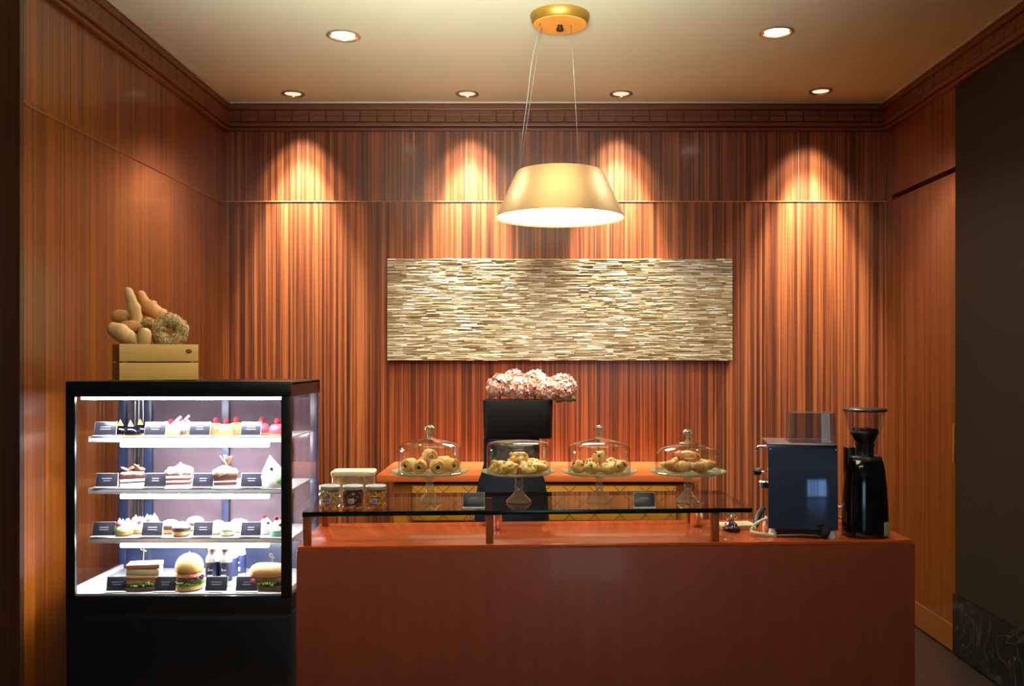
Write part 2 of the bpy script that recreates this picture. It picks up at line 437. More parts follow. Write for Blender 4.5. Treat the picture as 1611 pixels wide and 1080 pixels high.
credenza('credenza', 'long low credenza against back wall with orange top and quilted ochre front', sx(617,YCF), sx(1094,YCF), sx(592,YCF), sx(1102,YCF))

# ------------------------------------------------------------------ artwork
AX0, AX1, AZ0, AZ1 = sx(609.5,5.55), sx(1152,5.55), sz(568,5.55), sz(407.5,5.55)
art = thing('wall_panel_art', 'wide panel picture of layered beige and brown shell strips on back wall', 'artwork', ((AX0+AX1)/2, 5.58, (AZ0+AZ1)/2))
W_, H_ = AX1-AX0, AZ1-AZ0
b = B(); b.box((0, -.006, 0), (W_, .045, H_), .003); b.build('backing_board', pbr('art_board', (120,84,46), .6), art)
def art_mat():
    m, nt, N, L = newmat('shell_strips')
    out = N.new('ShaderNodeOutputMaterial'); p = N.new('ShaderNodeBsdfPrincipled'); L.new(p.outputs[0], out.inputs[0])
    g = N.new('ShaderNodeNewGeometry'); tc = N.new('ShaderNodeTexCoord')
    n = N.new('ShaderNodeTexNoise'); n.inputs['Scale'].default_value = 4; n.inputs['Detail'].default_value = 3; L.new(tc.outputs['Object'], n.inputs['Vector'])
    mp = N.new('ShaderNodeMapping'); mp.inputs['Scale'].default_value = (9, 1, 160); L.new(tc.outputs['Object'], mp.inputs[0])
    n2 = N.new('ShaderNodeTexNoise'); n2.inputs['Scale'].default_value = 1; n2.inputs['Detail'].default_value = 3; L.new(mp.outputs[0], n2.inputs['Vector'])
    v = math_node(N, L, 'ADD', math_node(N, L, 'MULTIPLY', g.outputs['Random Per Island'], .5), math_node(N, L, 'MULTIPLY', n.outputs[0], .45))
    v = math_node(N, L, 'ADD', v, math_node(N, L, 'MULTIPLY', n2.outputs[0], .4))
    v = math_node(N, L, 'SUBTRACT', v, .18)
    r = ramp(N, [(.10, (84,64,38)), (.32, (146,118,76)), (.54, (186,164,122)), (.72, (220,210,182)), (.88, (246,244,236))])
    L.new(v, r.inputs[0]); L.new(r.outputs[0], p.inputs['Base Color']); p.inputs['Roughness'].default_value = .35
    return m
rnd = random.Random(5); b = B(); z = -H_/2+.006
while z < H_/2-.004:
    h = rnd.uniform(.005, .009); x = -W_/2
    while x < W_/2-.002:
        w = min(rnd.uniform(.025, .12), W_/2-x)
        if w > .004:
            b.box((x+w/2, -.030-rnd.uniform(0,.004), z+rnd.uniform(-.0015,.0015)), (w*.985, .010, h*rnd.uniform(.75,1.0)), rot=rotm(rnd.uniform(-.3,.05), rnd.uniform(-.008,.008), rnd.uniform(-.02,.02)))
        x += w
    z += h*.93
b.build('strip_surface', art_mat(), art, smooth=False)

# ------------------------------------------------------------------ ceiling downlights
def downlight(px, py, r, strength, label, beams, group):
    d = (ZC-CAMZ)*F/(VY-py)
    t = thing('downlight', label, 'ceiling light', (sx(px,d), d, ZC), 0, group)
    b = B(); b.lathe([(r*1.0,-.002),(r*1.28,-.001),(r*1.30,-.006),(r*1.2,-.010),(r*1.02,-.006),(r*1.0,-.002)], seg=40, cap0=False, cap1=False)
    b.build('trim_ring', pbr('satin_ring', (190,170,130), .3, metal=.7), t)
    b = B(); b.lathe([(r*1.02,-.003),(r*.8,-.0015)], seg=40, cap0=False, cap1=False); b.build('reflector', CHROME, t)
    b = B(); b.lathe([(r*1.0,-.0022),(.0005,-.0022)], seg=32, cap0=False)
    b.build('lamp_face', emitter('lamp_face_%d' % int(strength*10), (1,.86,.62), strength), t)
    for energy, spot, blend, tilt in beams:
        l = bpy.data.lights.new('spot', 'SPOT'); l.energy = energy; l.spot_size = math.radians(spot); l.spot_blend = blend; l.color = (1,1,.94); l.shadow_soft_size = .03
        o = bpy.data.objects.new('spot_lamp', l); C.objects.link(o); o.location = (sx(px,d), d, ZC-.03); o.rotation_euler = (math.radians(tilt), 0, 0)
    return t
rowg = 'small recessed spotlights along the back wall'
for (px, py, lab) in ((461,147,'small recessed ceiling spotlight leftmost of the row along the back wall'),
                      (735,147,'small recessed ceiling spotlight above the left end of the shell artwork'),
                      (977,147,'small recessed ceiling spotlight just right of the pendant cords'),
                      (1291,143,'small recessed ceiling spotlight rightmost of the row along the back wall')):
    downlight(px, py, .052, 1.0, lab, ((520, 45, .9, 13), (38, 66, .5, 15)), rowg)
brg = 'bright round downlights nearer the viewer'
downlight(540, 55, .062, 30, 'glowing white ceiling downlight left of the gold pendant lamp', ((70, 120, .6, 0),), brg)
downlight(1222, 50, .062, 30, 'glowing white ceiling downlight right of the gold pendant lamp', ((70, 120, .6, 0),), brg)

# ------------------------------------------------------------------ pendant lamp
PD = 4.16; PX = sx(881, PD); zb = sz(344, PD); zt = sz(271, PD)
pl = thing('pendant_lamp', 'wide brushed gold pendant lamp hanging over the counter', 'pendant lamp', (PX, PD, ZC))
b = B(); b.lathe([(.133,0),(.135,-.006),(.130,-.022),(.123,-.040),(.118,-.044)], seg=48); can = b.build('canopy', GOLDRIM, pl)
b = B(); b.lathe([(.121,-.0435),(.119,-.046),(.0005,-.046)], seg=48, cap0=False); b.build('canopy_face', CANOPYF, can)
b = B(); b.lathe([(.012,-.046),(.012,-.058),(.016,-.060),(.016,-.070),(.006,-.074)], seg=16); b.build('knob', BLACKM, can)
zb_, zt_ = zb-ZC, zt-ZC
b = B(); b.lathe([(.286,zb_+.004),(.289,zb_),(.289,zb_+.004),(.199,zt_-.008),(.193,zt_),(.186,zt_),(.186,zt_-.006),(.284,zb_+.006)], seg=72, cap0=False, cap1=False); b.build('lamp_shade', GOLD, pl)
b = B(); b.lathe([(.283,zb_+.008),(.0005,zb_+.010)], seg=64, cap0=False); b.build('diffuser', emitter('pendant_diffuser', (1,.90,.70), 32), pl)
b = B(); b.lathe([(.19,zt_-.012),(.0005,zt_-.010)], seg=48, cap0=False); b.build('top_cover', GOLDRIM, pl)
def cord(px_top, px_bot, sag, rr, y):
    a = Vector((sx(px_top,PD)-PX, y, -.045)); e = Vector((sx(px_bot,PD)-PX, y, zt_-.006)); P = []
    for k in range(17):
        q = k/16; p = a.lerp(e, q); p.x += sag*math.sin(PI*q)*(1+.25*math.sin(9*q)); P.append(p)
    b = B(); b.tube(P, rr, 8); b.build('cord', STEEL, pl)
cord(850, 820, -.018, .0026, -.03); cord(853, 819, -.006, .0017, .03); cord(898, 911, .002, .0017, 0)

# ------------------------------------------------------------------ refrigerated display case
K0, K1, KD0, KD1 = sx(103,3.4), sx(458,3.4), 3.4, 3.854
KZ = sz(601,3.4); GZ1, GZ0 = sz(625,3.4), sz(938,3.4); BZ = sz(963,3.4)
kx = (K0+K1)/2; kw = K1-K0; kd = KD1-KD0
case = thing('display_case', 'tall black framed glass pastry case with lit shelves beside the counter', 'display case', (kx, (KD0+KD1)/2, 0))
Y0, Y1 = -kd/2, kd/2
gx0, gx1 = sx(118,3.4)-kx, sx(442,3.4)-kx
b = B(); b.box((0, .004, BZ/2+.012), (kw+.006, kd-.008, BZ-.03), .004); base = b.build('base_cabinet', BLACKM, case)
b = B(); b.box((0, Y0+.002, BZ*.5), (kw*.97, .006, BZ*.9), .002); b.build('kick_panel', BLACK, base)
b = B(); b.box((0, 0, (GZ0+BZ)/2-.004), (kw, kd, GZ0-BZ+.008), .003); b.build('lower_frame', BLACK, case)
b = B()
b.box((0, Y0+.008, (GZ1+KZ)/2), (kw, .016, KZ-GZ1), .003)
b.box(((gx0-kw/2)/2, Y0+.008, (GZ0+GZ1)/2), (gx0+kw/2, .016, GZ1-GZ0+.02), .002)
b.box(((gx1+kw/2)/2, Y0+.008, (GZ0+GZ1)/2), (kw/2-gx1, .016, GZ1-GZ0+.02), .002)
b.build('front_frame', BLACK, case)
b = B(); b.box((0, .008, KZ-.006), (kw, kd-.016, .012), .002); b.box((kw/2-.008, .008, KZ-.03), (.016, kd-.016, .05)); b.box((-kw/2+.008, .008, KZ-.03), (.016, kd-.016, .05)); b.box((0, Y1-.01, KZ-.03), (kw, .02, .05))
b.build('roof', BLACK, case)
b = B(); b.box((0, Y0+.006, KZ+.0012), (kw-.004, .012, .003), .001); b.build('roof_strip', STEEL, case)
b = B(); b.quad([(gx0,Y0+.012,GZ0),(gx1,Y0+.012,GZ0),(gx1,Y0+.012,GZ1),(gx0,Y0+.012,GZ1)]); b.build('front_glass', CASEG, case, smooth=False)
for s in (-1, 1):
    x = s*(kw/2-.006)
    b = B(); b.quad([(x,Y0+.016,GZ0),(x,Y1-.02,GZ0),(x,Y1-.02,KZ-.05),(x,Y0+.016,KZ-.05)]); b.build('side_glass', CASEG, case, smooth=False)
# rear: navy frame, two sliding doors
b = B()
for x in (-kw/2+.018, -kw/2+.125, .03, kw/2-.125, kw/2-.018): b.box((x, Y1-.014, (GZ0+KZ)/2), (.03, .028, KZ-GZ0-.02), .002)
b.box((0, Y1-.014, KZ-.05), (kw-.03, .026, .05), .002); b.box((0, Y1-.014, GZ0+.06), (kw-.03, .026, .12), .002)
b.build('rear_frame', NAVYFR, case)
for s in (-1, 1):
    b = B(); b.box((s*(kw/4-.015), Y1-.005-.003*s, (GZ0+KZ)/2), (kw/2, .005, KZ-GZ0-.04)); b.build('rear_door', DOORG, case, smooth=False)
b = B()
for x in (-kw/2+.07, -kw/2+.085, -kw/2+.103): b.box((x, Y1-.018, (GZ0+KZ)/2), (.006, .012, KZ-GZ0-.06), .001)
b.build('shelf_upright', STEEL, case)
b = B(); b.box((0, 0, GZ0+.002), (kw-.02, kd-.03, .006), .001)
for s in (-1, 1): b.box((s*(kw/2-.017), 0, GZ0+.012), (.016, kd-.05, .02), .003)
b.build('deck', SHELFM, case)
SH = [1.203, 1.005, .817]; S = [v+.0014 for v in SH]
SF = 3.52
for z in SH:
    b = B(); y0 = SF-(KD0+KD1)/2; y1 = Y1-.035
    b.box((0, (y0+y1)/2, z-.003), (gx1-gx0+.02, y1-y0, .006), .001); b.box((0, y0+.003, z-.011), (gx1-gx0+.02, .006, .022), .002)
    sh = b.build('shelf', SHELFM, case)
    b = B(); b.box((.008, y0+.026, z-.034), (gx1-gx0-.19, .02, .016), .006, seg=3); b.build('light_tube', TUBE, sh)
b = B(); b.box((0, Y0+.03, GZ1-.005), (gx1-gx0-.02, .02, .012), .004); b.build('light_tube', TUBETOP, case)
SZ4 = GZ0+.0064

# ------------------------------------------------------------------ price cards
def card(px0, px1, d, z, label, group, h=.055, rz=0.0, n=2):
    w = (px1-px0)*d/F
    t = thing('price_card', label, 'price card', (sx((px0+px1)/2,d), d, z+.0006), rz, group)
    R = rotm(-.28)
    b = B(); b.box(R @ Vector((0,.0022,h/2)), (w, .0022, h), .0005, rot=R); b.box((0,-.003,.0012), (w*1.04,.026,.0022), .0005); b.build('holder', CARDR, t)
    b = B(); b.box(R @ Vector((0,-.0004,h/2+.001)), (w*.96, .0022, h*.92), .0004, rot=R); f = b.build('card_face', CARD, t)
    b = B(); rr = random.Random(label)
    for k in range(n):
        b.box(R @ Vector((0,-.0019,h*(.62-.16*k))), (w*rr.uniform(.3,.5), .0008, h*.055), rot=R)
    b.build('lettering', LETTER, f)
    return t
cg = 'black price cards inside the pastry case'
for (a, c, d, z, lab) in (
    (148,182,3.535,S[0],'black price card at left end of the top shelf by dark glazed domes'),
    (226,260,3.535,S[0],'black price card between dark glazed domes and white raspberry cakes on top shelf'),
    (297,330,3.535,S[0],'black price card between white raspberry cakes and apricot mousse domes on top shelf'),
    (378,410,3.535,S[0],'black price card before the pink mousse domes on the top shelf'),
    (150,184,3.535,S[1],'black price card left of the tiramisu square on the second shelf'),
    (226,261,3.535,S[1],'greyish price card between tiramisu and white topped layer cake on second shelf'),
    (302,335,3.535,S[1],'greyish price card between the two tall layer cakes on the second shelf'),
    (378,412,3.535,S[1],'greyish price card left of the peaked white cream cake on second shelf'),
    (145,180,3.535,S[2],'black price card left of the green tarts on the third shelf'),
    (222,255,3.535,S[2],'black price card between green tarts and chocolate cream buns on third shelf'),
    (303,334,3.535,S[2],'black price card right of the chocolate cream buns on the third shelf'),
    (378,410,3.535,S[2],'black price card right of the pale cream desserts on the third shelf'),
    (167,200,3.435,SZ4,'black price card left of the clubhouse sandwich on the case floor'),
    (242,276,3.435,SZ4,'black price card between sandwich and tall burger on the case floor'),
    (322,357,3.435,SZ4,'black price card in front of the small dark bottles on the case floor'),
    (370,405,3.435,SZ4,'black price card left of the long roll sandwich on the case floor')):
    card(a, c, d, z, lab, cg, rz=.1 if a < 190 else 0)
for (a, c, lab) in ((728,762,'black price card on the glass shelf between first and second cake domes'),
                    (997,1031,'black price card on the glass shelf between third and fourth cake domes')):
    card(a, c, 3.03, ZG, lab, 'price cards on the glass shelf', h=.05, n=1)

# ------------------------------------------------------------------ pastries in the case
def berry(b, c, r, seed=0):
    rr = random.Random(seed)
    for k in range(26):
        z = 1-2*(k+.5)/26; a = k*2.399; q = math.sqrt(1-z*z)
        b.blob((c[0]+r*.72*q*math.cos(a), c[1]+r*.72*q*math.sin(a), c[2]+r*.8*z), r*.36, 1)
def at(px, d, z): return (sx(px,d), d, z)
def glazed_dome(px, d, label):
    t = thing('glazed_dome_cake', label, 'cake', at(px,d,S[0]), 0, 'dark glazed dome cakes')
    b = B(); b.lathe([(.028,.003),(.031,.006),(.031,.016),(.028,.027),(.020,.035),(.009,.038),(.0005,.0385)], seg=28); b.build('glaze', GLAZE, t)
    b = B(); b.lathe([(.033,0),(.033,.003)], seg=28); b.build('cake_board', pbr('gold_board', (190,160,90), .4), t)
    b = B(); b.prism([(-.012,.036),(.012,.034),(-.002,.060)], .003, off=-.012); b.build('chocolate_triangle', pbr('yellow_triangle', (232,226,120), .4), t)
glazed_dome(192, 3.585, 'dark glazed dome cake nearest the left card on the top shelf')
glazed_dome(208, 3.552, 'dark glazed dome cake standing foremost of the three on the top shelf')
glazed_dome(223, 3.64, 'dark glazed dome cake farthest back of the three on top shelf')
def raspberry_cake(px, d, label, rz):
    t = thing('raspberry_cake', label, 'cake', at(px,d,S[0]), rz, 'white raspberry cakes')
    b = B(); b.box((0,0,.005), (.062,.045,.010), .002); b.build('biscuit_base', BISC, t)
    b = B(); b.box((0,0,.024), (.060,.043,.028), .006, seg=3); b.build('cream_body', CREAM, t)
    b = B()
    for k,(x,y) in enumerate(((-.02,0),(.004,-.006),(.022,.004))): b.lathe([(.012,.036),(.011,.043),(.006,.050),(.0005,.054)], (x,y,0), 14)
    b.build('cream_rosettes', CREAM, t)
    b = B(); berry(b, (-.006,-.008,.052), .010, 1); b.build('raspberry', RASP, t)
    b = B(); b.box((.02,0,.062), (.028,.002,.009), .001, rot=rotm(0,-.7)); b.build('chocolate_curl', WHITE, t)
raspberry_cake(272, 3.585, 'white cream cake with raspberry, front one beside second card of top shelf', .15)
raspberry_cake(287, 3.665, 'white cream cake with raspberry, behind the front one on the top shelf', -.2)
def mousse(px, d, mat, label, grp, name):
    t = thing(name, label, 'cake', at(px,d,S[0]), 0, grp)
    b = B(); b.lathe([(.030,.002),(.030,.008)], seg=28); b.build('biscuit_base', BISC, t)
    b = B(); b.lathe([(.028,.008),(.030,.014),(.029,.028),(.023,.040),(.012,.045),(.0005,.046)], seg=28); b.build('mousse_dome', mat, t)
    b = B(); berry(b, (0,0,.055), .011, 2); b.build('raspberry', RASP, t)
    b = B(); b.lathe([(.0325,0),(.0325,.002)], seg=28); b.build('cake_board', pbr('gold_board', (190,160,90), .4), t)
mousse(340, 3.60, ORMOUSSE, 'apricot mousse dome with raspberry, left one of three on top shelf', 'apricot mousse domes', 'mousse_cake')
mousse(356, 3.555, ORMOUSSE, 'apricot mousse dome with raspberry, foremost of three on the top shelf', 'apricot mousse domes', 'mousse_cake')
mousse(372, 3.64, ORMOUSSE, 'apricot mousse dome with raspberry, rearmost of three on the top shelf', 'apricot mousse domes', 'mousse_cake')
mousse(412, 3.62, PINK, 'pink mousse dome with raspberry behind the last card on top shelf', 'pink mousse domes', 'mousse_cake')
mousse(436, 3.555, PINK, 'pink mousse dome with raspberry at the right end of top shelf', 'pink mousse domes', 'mousse_cake')
def layered(name, px, d, label, cols, top, w=.09, dep=.06, spikes=True, rz=.25):
    t = thing(name, label, 'cake', at(px,d,S[1]), rz); z = 0
    for k,(m,h) in enumerate(cols):
        b = B(); b.box((0,0,z+h/2), (w-(.002 if k%2 else 0), dep-(.002 if k%2 else 0), h), .0015); b.build('layer', m, t); z += h
    rr = random.Random(name+label); b = B()
    if spikes:
        for k in range(34):
            x, y = rr.uniform(-w*.42,w*.42), rr.uniform(-dep*.4,dep*.4); hh = .032*(1-abs(x)/w)*rr.uniform(.7,1.15)
            b.blob((x,y,z+hh*.35), (rr.uniform(.010,.016),.011,hh*.75), 2, .35, 70, k)
    else:
        for k in range(12): b.blob((rr.uniform(-w*.36,w*.36), rr.uniform(-dep*.3,dep*.3), z+.006), (.014,.012,.010), 2, .2, 60, k)
    b.build('whipped_topping', top, t); return t, z
DC = pbr('dark_sponge', (88,44,34), .7, var=.2, scale=90); RS = pbr('red_brown_sponge', (122,58,48), .7, var=.2, scale=90)
t, z = layered('tiramisu_cake', 209, 3.58, 'tiramisu square with pale layers and cocoa shards on second shelf', [(CREAM,.014),(CHOC,.006),(CREAM,.010),(CHOC,.012)], HAM, .095, .06, False, .5)
b = B()
for k,(x,y,a) in enumerate(((-.025,0,.4),(.005,.01,-.3),(.026,-.004,.2),(.014,-.014,.8))):
    b.blob((x,y,z+.024+.005*(k%2)), (.022,.014,.006), 2, .2, 50, k, rot=rotm(.3,a,a))
b.build('chocolate_shards', pbr('milk_chocolate', (132,78,58), .4, var=.2), t)
t, z = layered('cream_layer_cake', 282, 3.575, 'tall layer cake with white whipped top, second cake of second shelf', [(CREAM,.008),(RS,.009),(CREAM,.008),(RS,.009),(CREAM,.010),(RS,.007)], CREAM)
t, z = layered('chocolate_layer_cake', 355, 3.575, 'tall chocolate layer cake with beige cream peak, third on second shelf', [(CREAM,.006),(DC,.012),(CREAM,.006),(DC,.012),(DC,.012)], pbr('beige_cream', (240,216,178), .5, var=.1), .085, .06)
b = B()
for k,(x,a) in enumerate(((-.008,-.6),(.004,-.35),(.014,-.75),(.0,.3))): b.box((x,-.004,z+.052), (.004,.012,.045), .001, rot=rotm(0,a,k))
b.build('chocolate_shards', pbr('curl_brown', (150,110,90), .4, var=.2), t)
t = thing('peaked_cream_cake', 'white cream cake with a tall peak and green side on second shelf', 'cake', at(431,3.575,S[1]))
b = B(); b.lathe([(.048,0),(.05,.01),(.048,.04),(.040,.058),(.028,.078),(.016,.098),(.006,.112),(.0005,.120)], seg=28)
for v in b.bm.verts: v.co.x -= .016*(v.co.z/.12)**2; v.co *= 1+.08*mnoise.noise(v.co*60)
b.build('cream_body', CREAM, t)
b = B(); b.blob((.032,-.012,.028), (.026,.036,.026), 2); b.build('green_side', GREENP, t)
b = B(); b.blob((.0,-.036,.072), .007, 2); b.build('blueberry', pbr('blueberry', (40,36,50), .4), t)
def tart(px, d, label, rz, green=True):
    t = thing('cream_tart', label, 'tart', at(px,d,S[2]), rz, 'green and white cream tarts')
    b = B(); b.lathe([(.024,0),(.032,.004),(.036,.020),(.034,.022)], seg=28); b.build('tart_shell', BISC, t)
    b = B(); b.lathe([(.035,.018),(.036,.026),(.030,.036),(.02,.04),(.0005,.042)], seg=28); b.build('filling', GREENP if green else CREAM, t)
    b = B(); rr = random.Random(px)
    for k in range(7): b.lathe([(.011,.034),(.010,.046),(.005,.056),(.0005,.064)], (.017*math.cos(k*.9+rz),.017*math.sin(k*.9+rz),rr.uniform(-.004,.004)), 12)
    b.build('cream_peaks', CREAM, t)
    b = B(); b.blob((-.016,-.022,.046), (.009,.006,.008), 2); b.build('strawberry', pbr('strawberry', (196,56,48), .35, var=.2), t)
tart(195, 3.565, 'green cream tart with strawberry right of leftmost card on third shelf', .2)
tart(217, 3.61, 'green cream tart in the middle of its cluster on third shelf', 1.2)
tart(238, 3.66, 'tall cream tart behind the second card on third shelf', .6, False)
def cream_bun(px, d, label):
    t = thing('cream_bun', label, 'pastry', at(px,d,S[2]), 0, 'chocolate cream buns')
    b = B(); b.lathe([(.022,0),(.032,.004),(.034,.012),(.032,.018)], seg=28); b.build('sponge', BREADW, t)
    b = B(); b.lathe([(.032,.018),(.035,.022),(.034,.030),(.030,.032)], seg=28); b.build('chocolate_band', CHOC, t)
    b = B(); b.lathe([(.031,.030),(.033,.036),(.026,.046),(.012,.052),(.0005,.053)], seg=28); b.build('icing', CREAM, t)
cream_bun(268, 3.605, 'white iced chocolate bun left of its neighbour on third shelf')
cream_bun(285, 3.555, 'white iced chocolate bun in front of its neighbours on third shelf')
cream_bun(307, 3.68, 'white iced chocolate bun behind the third card on third shelf')
def puff(px, d, label, r=.033):
    t = thing('cream_puff', label, 'pastry', at(px,d,S[2]), 0, 'pale cream puffs')
    b = B(); b.lathe([(r*.8,0),(r,.006),(r,.018)], seg=24); b.build('puff_base', pbr('pale_choux', (246,232,180), .5, var=.06), t)
    b = B(); b.blob((0,0,.026), (r*.98,r*.98,.024), 3, .12, 60, px); b.build('cream_cap', CREAM, t)
puff(343, 3.60, 'pale cream puff just right of the third card on third shelf')
puff(358, 3.56, 'pale cream puff foremost of its trio on the third shelf', .028)
puff(376, 3.64, 'pale cream puff with rounded top behind fourth card, third shelf', .037)
def fruit_cup(px, d, label, m):
    t = thing('cream_cup', label, 'dessert', at(px,d,S[2]), 0, 'decorated cream cups')
    b = B(); b.lathe([(.024,0),(.030,.002),(.031,.022),(.029,.024)], seg=24); b.build('cup', m, t)
    b = B(); b.lathe([(.030,.022),(.027,.034),(.018,.048),(.008,.060),(.0005,.066)], seg=24); b.build('cream_swirl', CREAM, t)
    b = B(); berry(b, (-.004,-.004,.066), .008, 3); b.build('raspberry', RASP, t)
    b = B(); b.blob((.014,-.018,.044), .007, 1); b.blob((-.018,-.012,.036), .006, 1); b.build('blueberries', pbr('blueberry', (40,36,50), .4), t)
fruit_cup(418, 3.60, 'white cream cup with raspberry behind another at right of third shelf', CREAM)
fruit_cup(437, 3.56, 'mint green based cream cup with berries at right end of third shelf', pbr('mint', (150,206,190), .5))
def leaf_frill(b, w, d, z, seed, n=46, h=.007):
    rr = random.Random(seed)
    for k in range(n):
        a = 2*PI*k/n; x, y = w*math.cos(a)*.5, d*math.sin(a)*.5
        b.blob((x*rr.uniform(.9,1.1), y*rr.uniform(.9,1.08), z+rr.uniform(-h,h)*.7), (.009,.006,.005), 1, .4, 90, k, rot=rotm(rr.uniform(-1,1),rr.uniform(-1,1),a))
def pick(t, x, y, z, h=.05):
    b = B(); b.tube([(x,y,z),(x+.002,y,z+h)], .0012, 6); b.torus((x-.003,y,z+h+.005), .006, .0018, 14, 6, axis=rotm(PI/2)); b.box((x+.008,y,z+h-.004), (.008,.002,.006), .001, rot=rotm(0,.6)); b.build('cocktail_pick', pbr('pale_pick', (224,222,160), .5), t)
t = thing('sandwich', 'stacked toast sandwich with a pick, left on the case floor', 'sandwich', at(228,3.475,SZ4), .18)
for k,(z,m,h,w) in enumerate(((.008,DARKBREAD,.016,.122),(.052,BREADW,.012,.122),(.092,pbr('toast',(214,142,98),.7,var=.15,bump=.3),.016,.12))):
    b = B(); b.box((0,0,z), (w,.075,h), .004, rot=rotm(0,(-.02,.05,0)[k],0)); b.build('bread_slice', m, t)
b = B(); b.box((0,0,.036), (.116,.07,.018), .006); b.build('ham', HAM, t)
b = B(); b.box((0,0,.071), (.118,.072,.024), .005, rot=rotm(0,.04,0)); b.build('egg_layer', pbr('egg', (250,226,190), .5, var=.1), t)
b = B(); leaf_frill(b, .12, .078, .024, 3); b.build('lettuce', LETTUCE, t)
pick(t, -.004, -.01, .10)
t = thing('burger', 'tall round burger with a golden bun beside the dark bottles', 'burger', at(298,3.475,SZ4))
b = B(); b.lathe([(.04,0),(.047,.005),(.047,.018),(.044,.022)], seg=32); b.build('bottom_bun', BUN, t)
b = B(); b.lathe([(.046,.034),(.049,.038),(.049,.046),(.046,.050)], seg=32); b.build('patty', pbr('patty', (140,88,62), .6, var=.3, bump=.5), t)
b = B(); b.lathe([(.046,.050),(.050,.053),(.049,.062),(.045,.066)], seg=32); b.build('cheese', HAM, t)
b = B(); b.lathe([(.044,.066),(.051,.072),(.052,.088),(.047,.106),(.036,.122),(.02,.132),(.0005,.136)], seg=32); b.blob((0,0,.137), .005, 1); b.build('top_bun', BUN, t)
b = B(); leaf_frill(b, .094, .094, .028, 5, 50); b.build('lettuce', LETTUCE, t)
b = B(); leaf_frill(b, .03, .03, .05, 6, 14)
for v in b.bm.verts: v.co += Vector((.042,-.018,0))
b.build('radicchio', pbr('radicchio', (78,22,60), .5, var=.3), t)
t = thing('sandwich', 'long roll sandwich with a pick at right on the case floor', 'sandwich', at(422,3.475,SZ4), -.1)
b = B(); b.box((0,0,.010), (.135,.07,.020), .008, seg=3); b.build('bottom_bread', DARKBREAD, t)
b = B(); b.box((.0,0,.042), (.128,.068,.016), .006); b.build('ham', pbr('brown_ham', (170,104,82), .5, var=.25), t)
b = B(); b.loft([(.050,.062,.034),(.056,.070,.038),(.072,.070,.038),(.088,.060,.034),(.094,.048,.026)], 40, 3); b.build('top_bread', BREADW, t)
b = B(); leaf_frill(b, .13, .072, .028, 8, 54); b.build('lettuce', LETTUCE, t)
b = B(); b.blob((-.045,-.034,.038), (.012,.006,.01), 1); b.build('radish', PINK, t)
pick(t, .018, -.01, .09, .034)
def bottle(px, d, label, h=.142):
    t = thing('milk_bottle', label, 'bottle', at(px,d,SZ4), 0, 'small dark labelled bottles'); r = .0245
    b = B(); b.lathe([(r*.9,0),(r,.004),(r,h*.68),(r*.86,h*.78),(r*.58,h*.86),(r*.55,h*.93)], seg=28); b.build('bottle_body', WHITE, t)
    b = B(); b.lathe([(r*1.012,h*.14),(r*1.02,h*.145),(r*1.02,h*.645),(r*1.012,h*.65)], seg=28, cap0=False, cap1=False); lb = b.build('bottle_label', TEAL, t)
    b = B(); b.box((-.006,-r*1.0,h*.46), (.003,.003,.012)); b.box((.002,-r*1.0,h*.45), (.014,.003,.004)); b.box((0,-r*1.0,h*.27), (.020,.003,.016), .001); b.build('lettering', WHITE, lb)
    b = B(); b.lathe([(r*.64,h*.93),(r*.66,h*.935),(r*.66,h),(r*.6,h*1.005)], seg=24); b.build('cap', STEEL, t)
bottle(334, 3.53, 'small dark labelled bottle in front at left, next to burger')
bottle(355, 3.53, 'small dark labelled bottle in front at right, behind third card')
bottle(345, 3.605, 'small dark labelled bottle second row left, behind the front pair')
bottle(364, 3.605, 'small dark labelled bottle second row middle, partly hidden by front pair')
bottle(377, 3.66, 'small dark labelled bottle farthest right and back of its cluster')

# ------------------------------------------------------------------ crate of bread on the case
cz = KZ+.003; CRX, CRY = sx(240,3.56), 3.585; crr = math.radians(32)
crate = thing('wooden_crate', 'small pale pine crate of breads standing on top of the pastry case', 'crate', (CRX, CRY, cz), crr)
cw, cd, ch = .283, .18, .138
for s in (-1, 1):
    for k in range(2):
        b = B(); b.box((0, s*cd/2, ch*(.245+.51*k)), (cw, .012, ch*.478), .002); sl = b.build('slat', CRATEW, crate)
        if s < 0 and k: b2 = B(); b2.lathe([(.010,0),(.0005,.0008)], seg=20, axis=rotm(PI/2)); kn = b2.build('knot', KNOT, sl); kn.location = (.105, -cd/2-.0062, ch*.8); kn.scale = (1.2,1,.9)
        b = B(); b.box((s*(cw/2-.006), 0, ch*(.245+.51*k)), (.012, cd-.0125, ch*.478), .002); b.build('end_slat', pbr('pine_in_shadow', (150,104,52), .6, var=.15), crate)  # end slats in darker pine: their shadow is painted into the colour
    for q in (-1, 1):
        b = B(); b.box((s*(cw/2-.02), q*(cd/2-.014), ch/2), (.014, .014, ch*.98)); b.build('corner_post', CRATEW, crate)
b = B(); b.box((0, 0, .005), (cw-.025, cd-.014, .008)); b.build('crate_floor', CRATEW, crate)
b = B(); b.box((0,0,.06), (cw-.045, cd-.045, .10), .01)
lin_ = b.build('paper_lining', pbr('brown_lining', (84,58,34), .8, var=.2), crate)
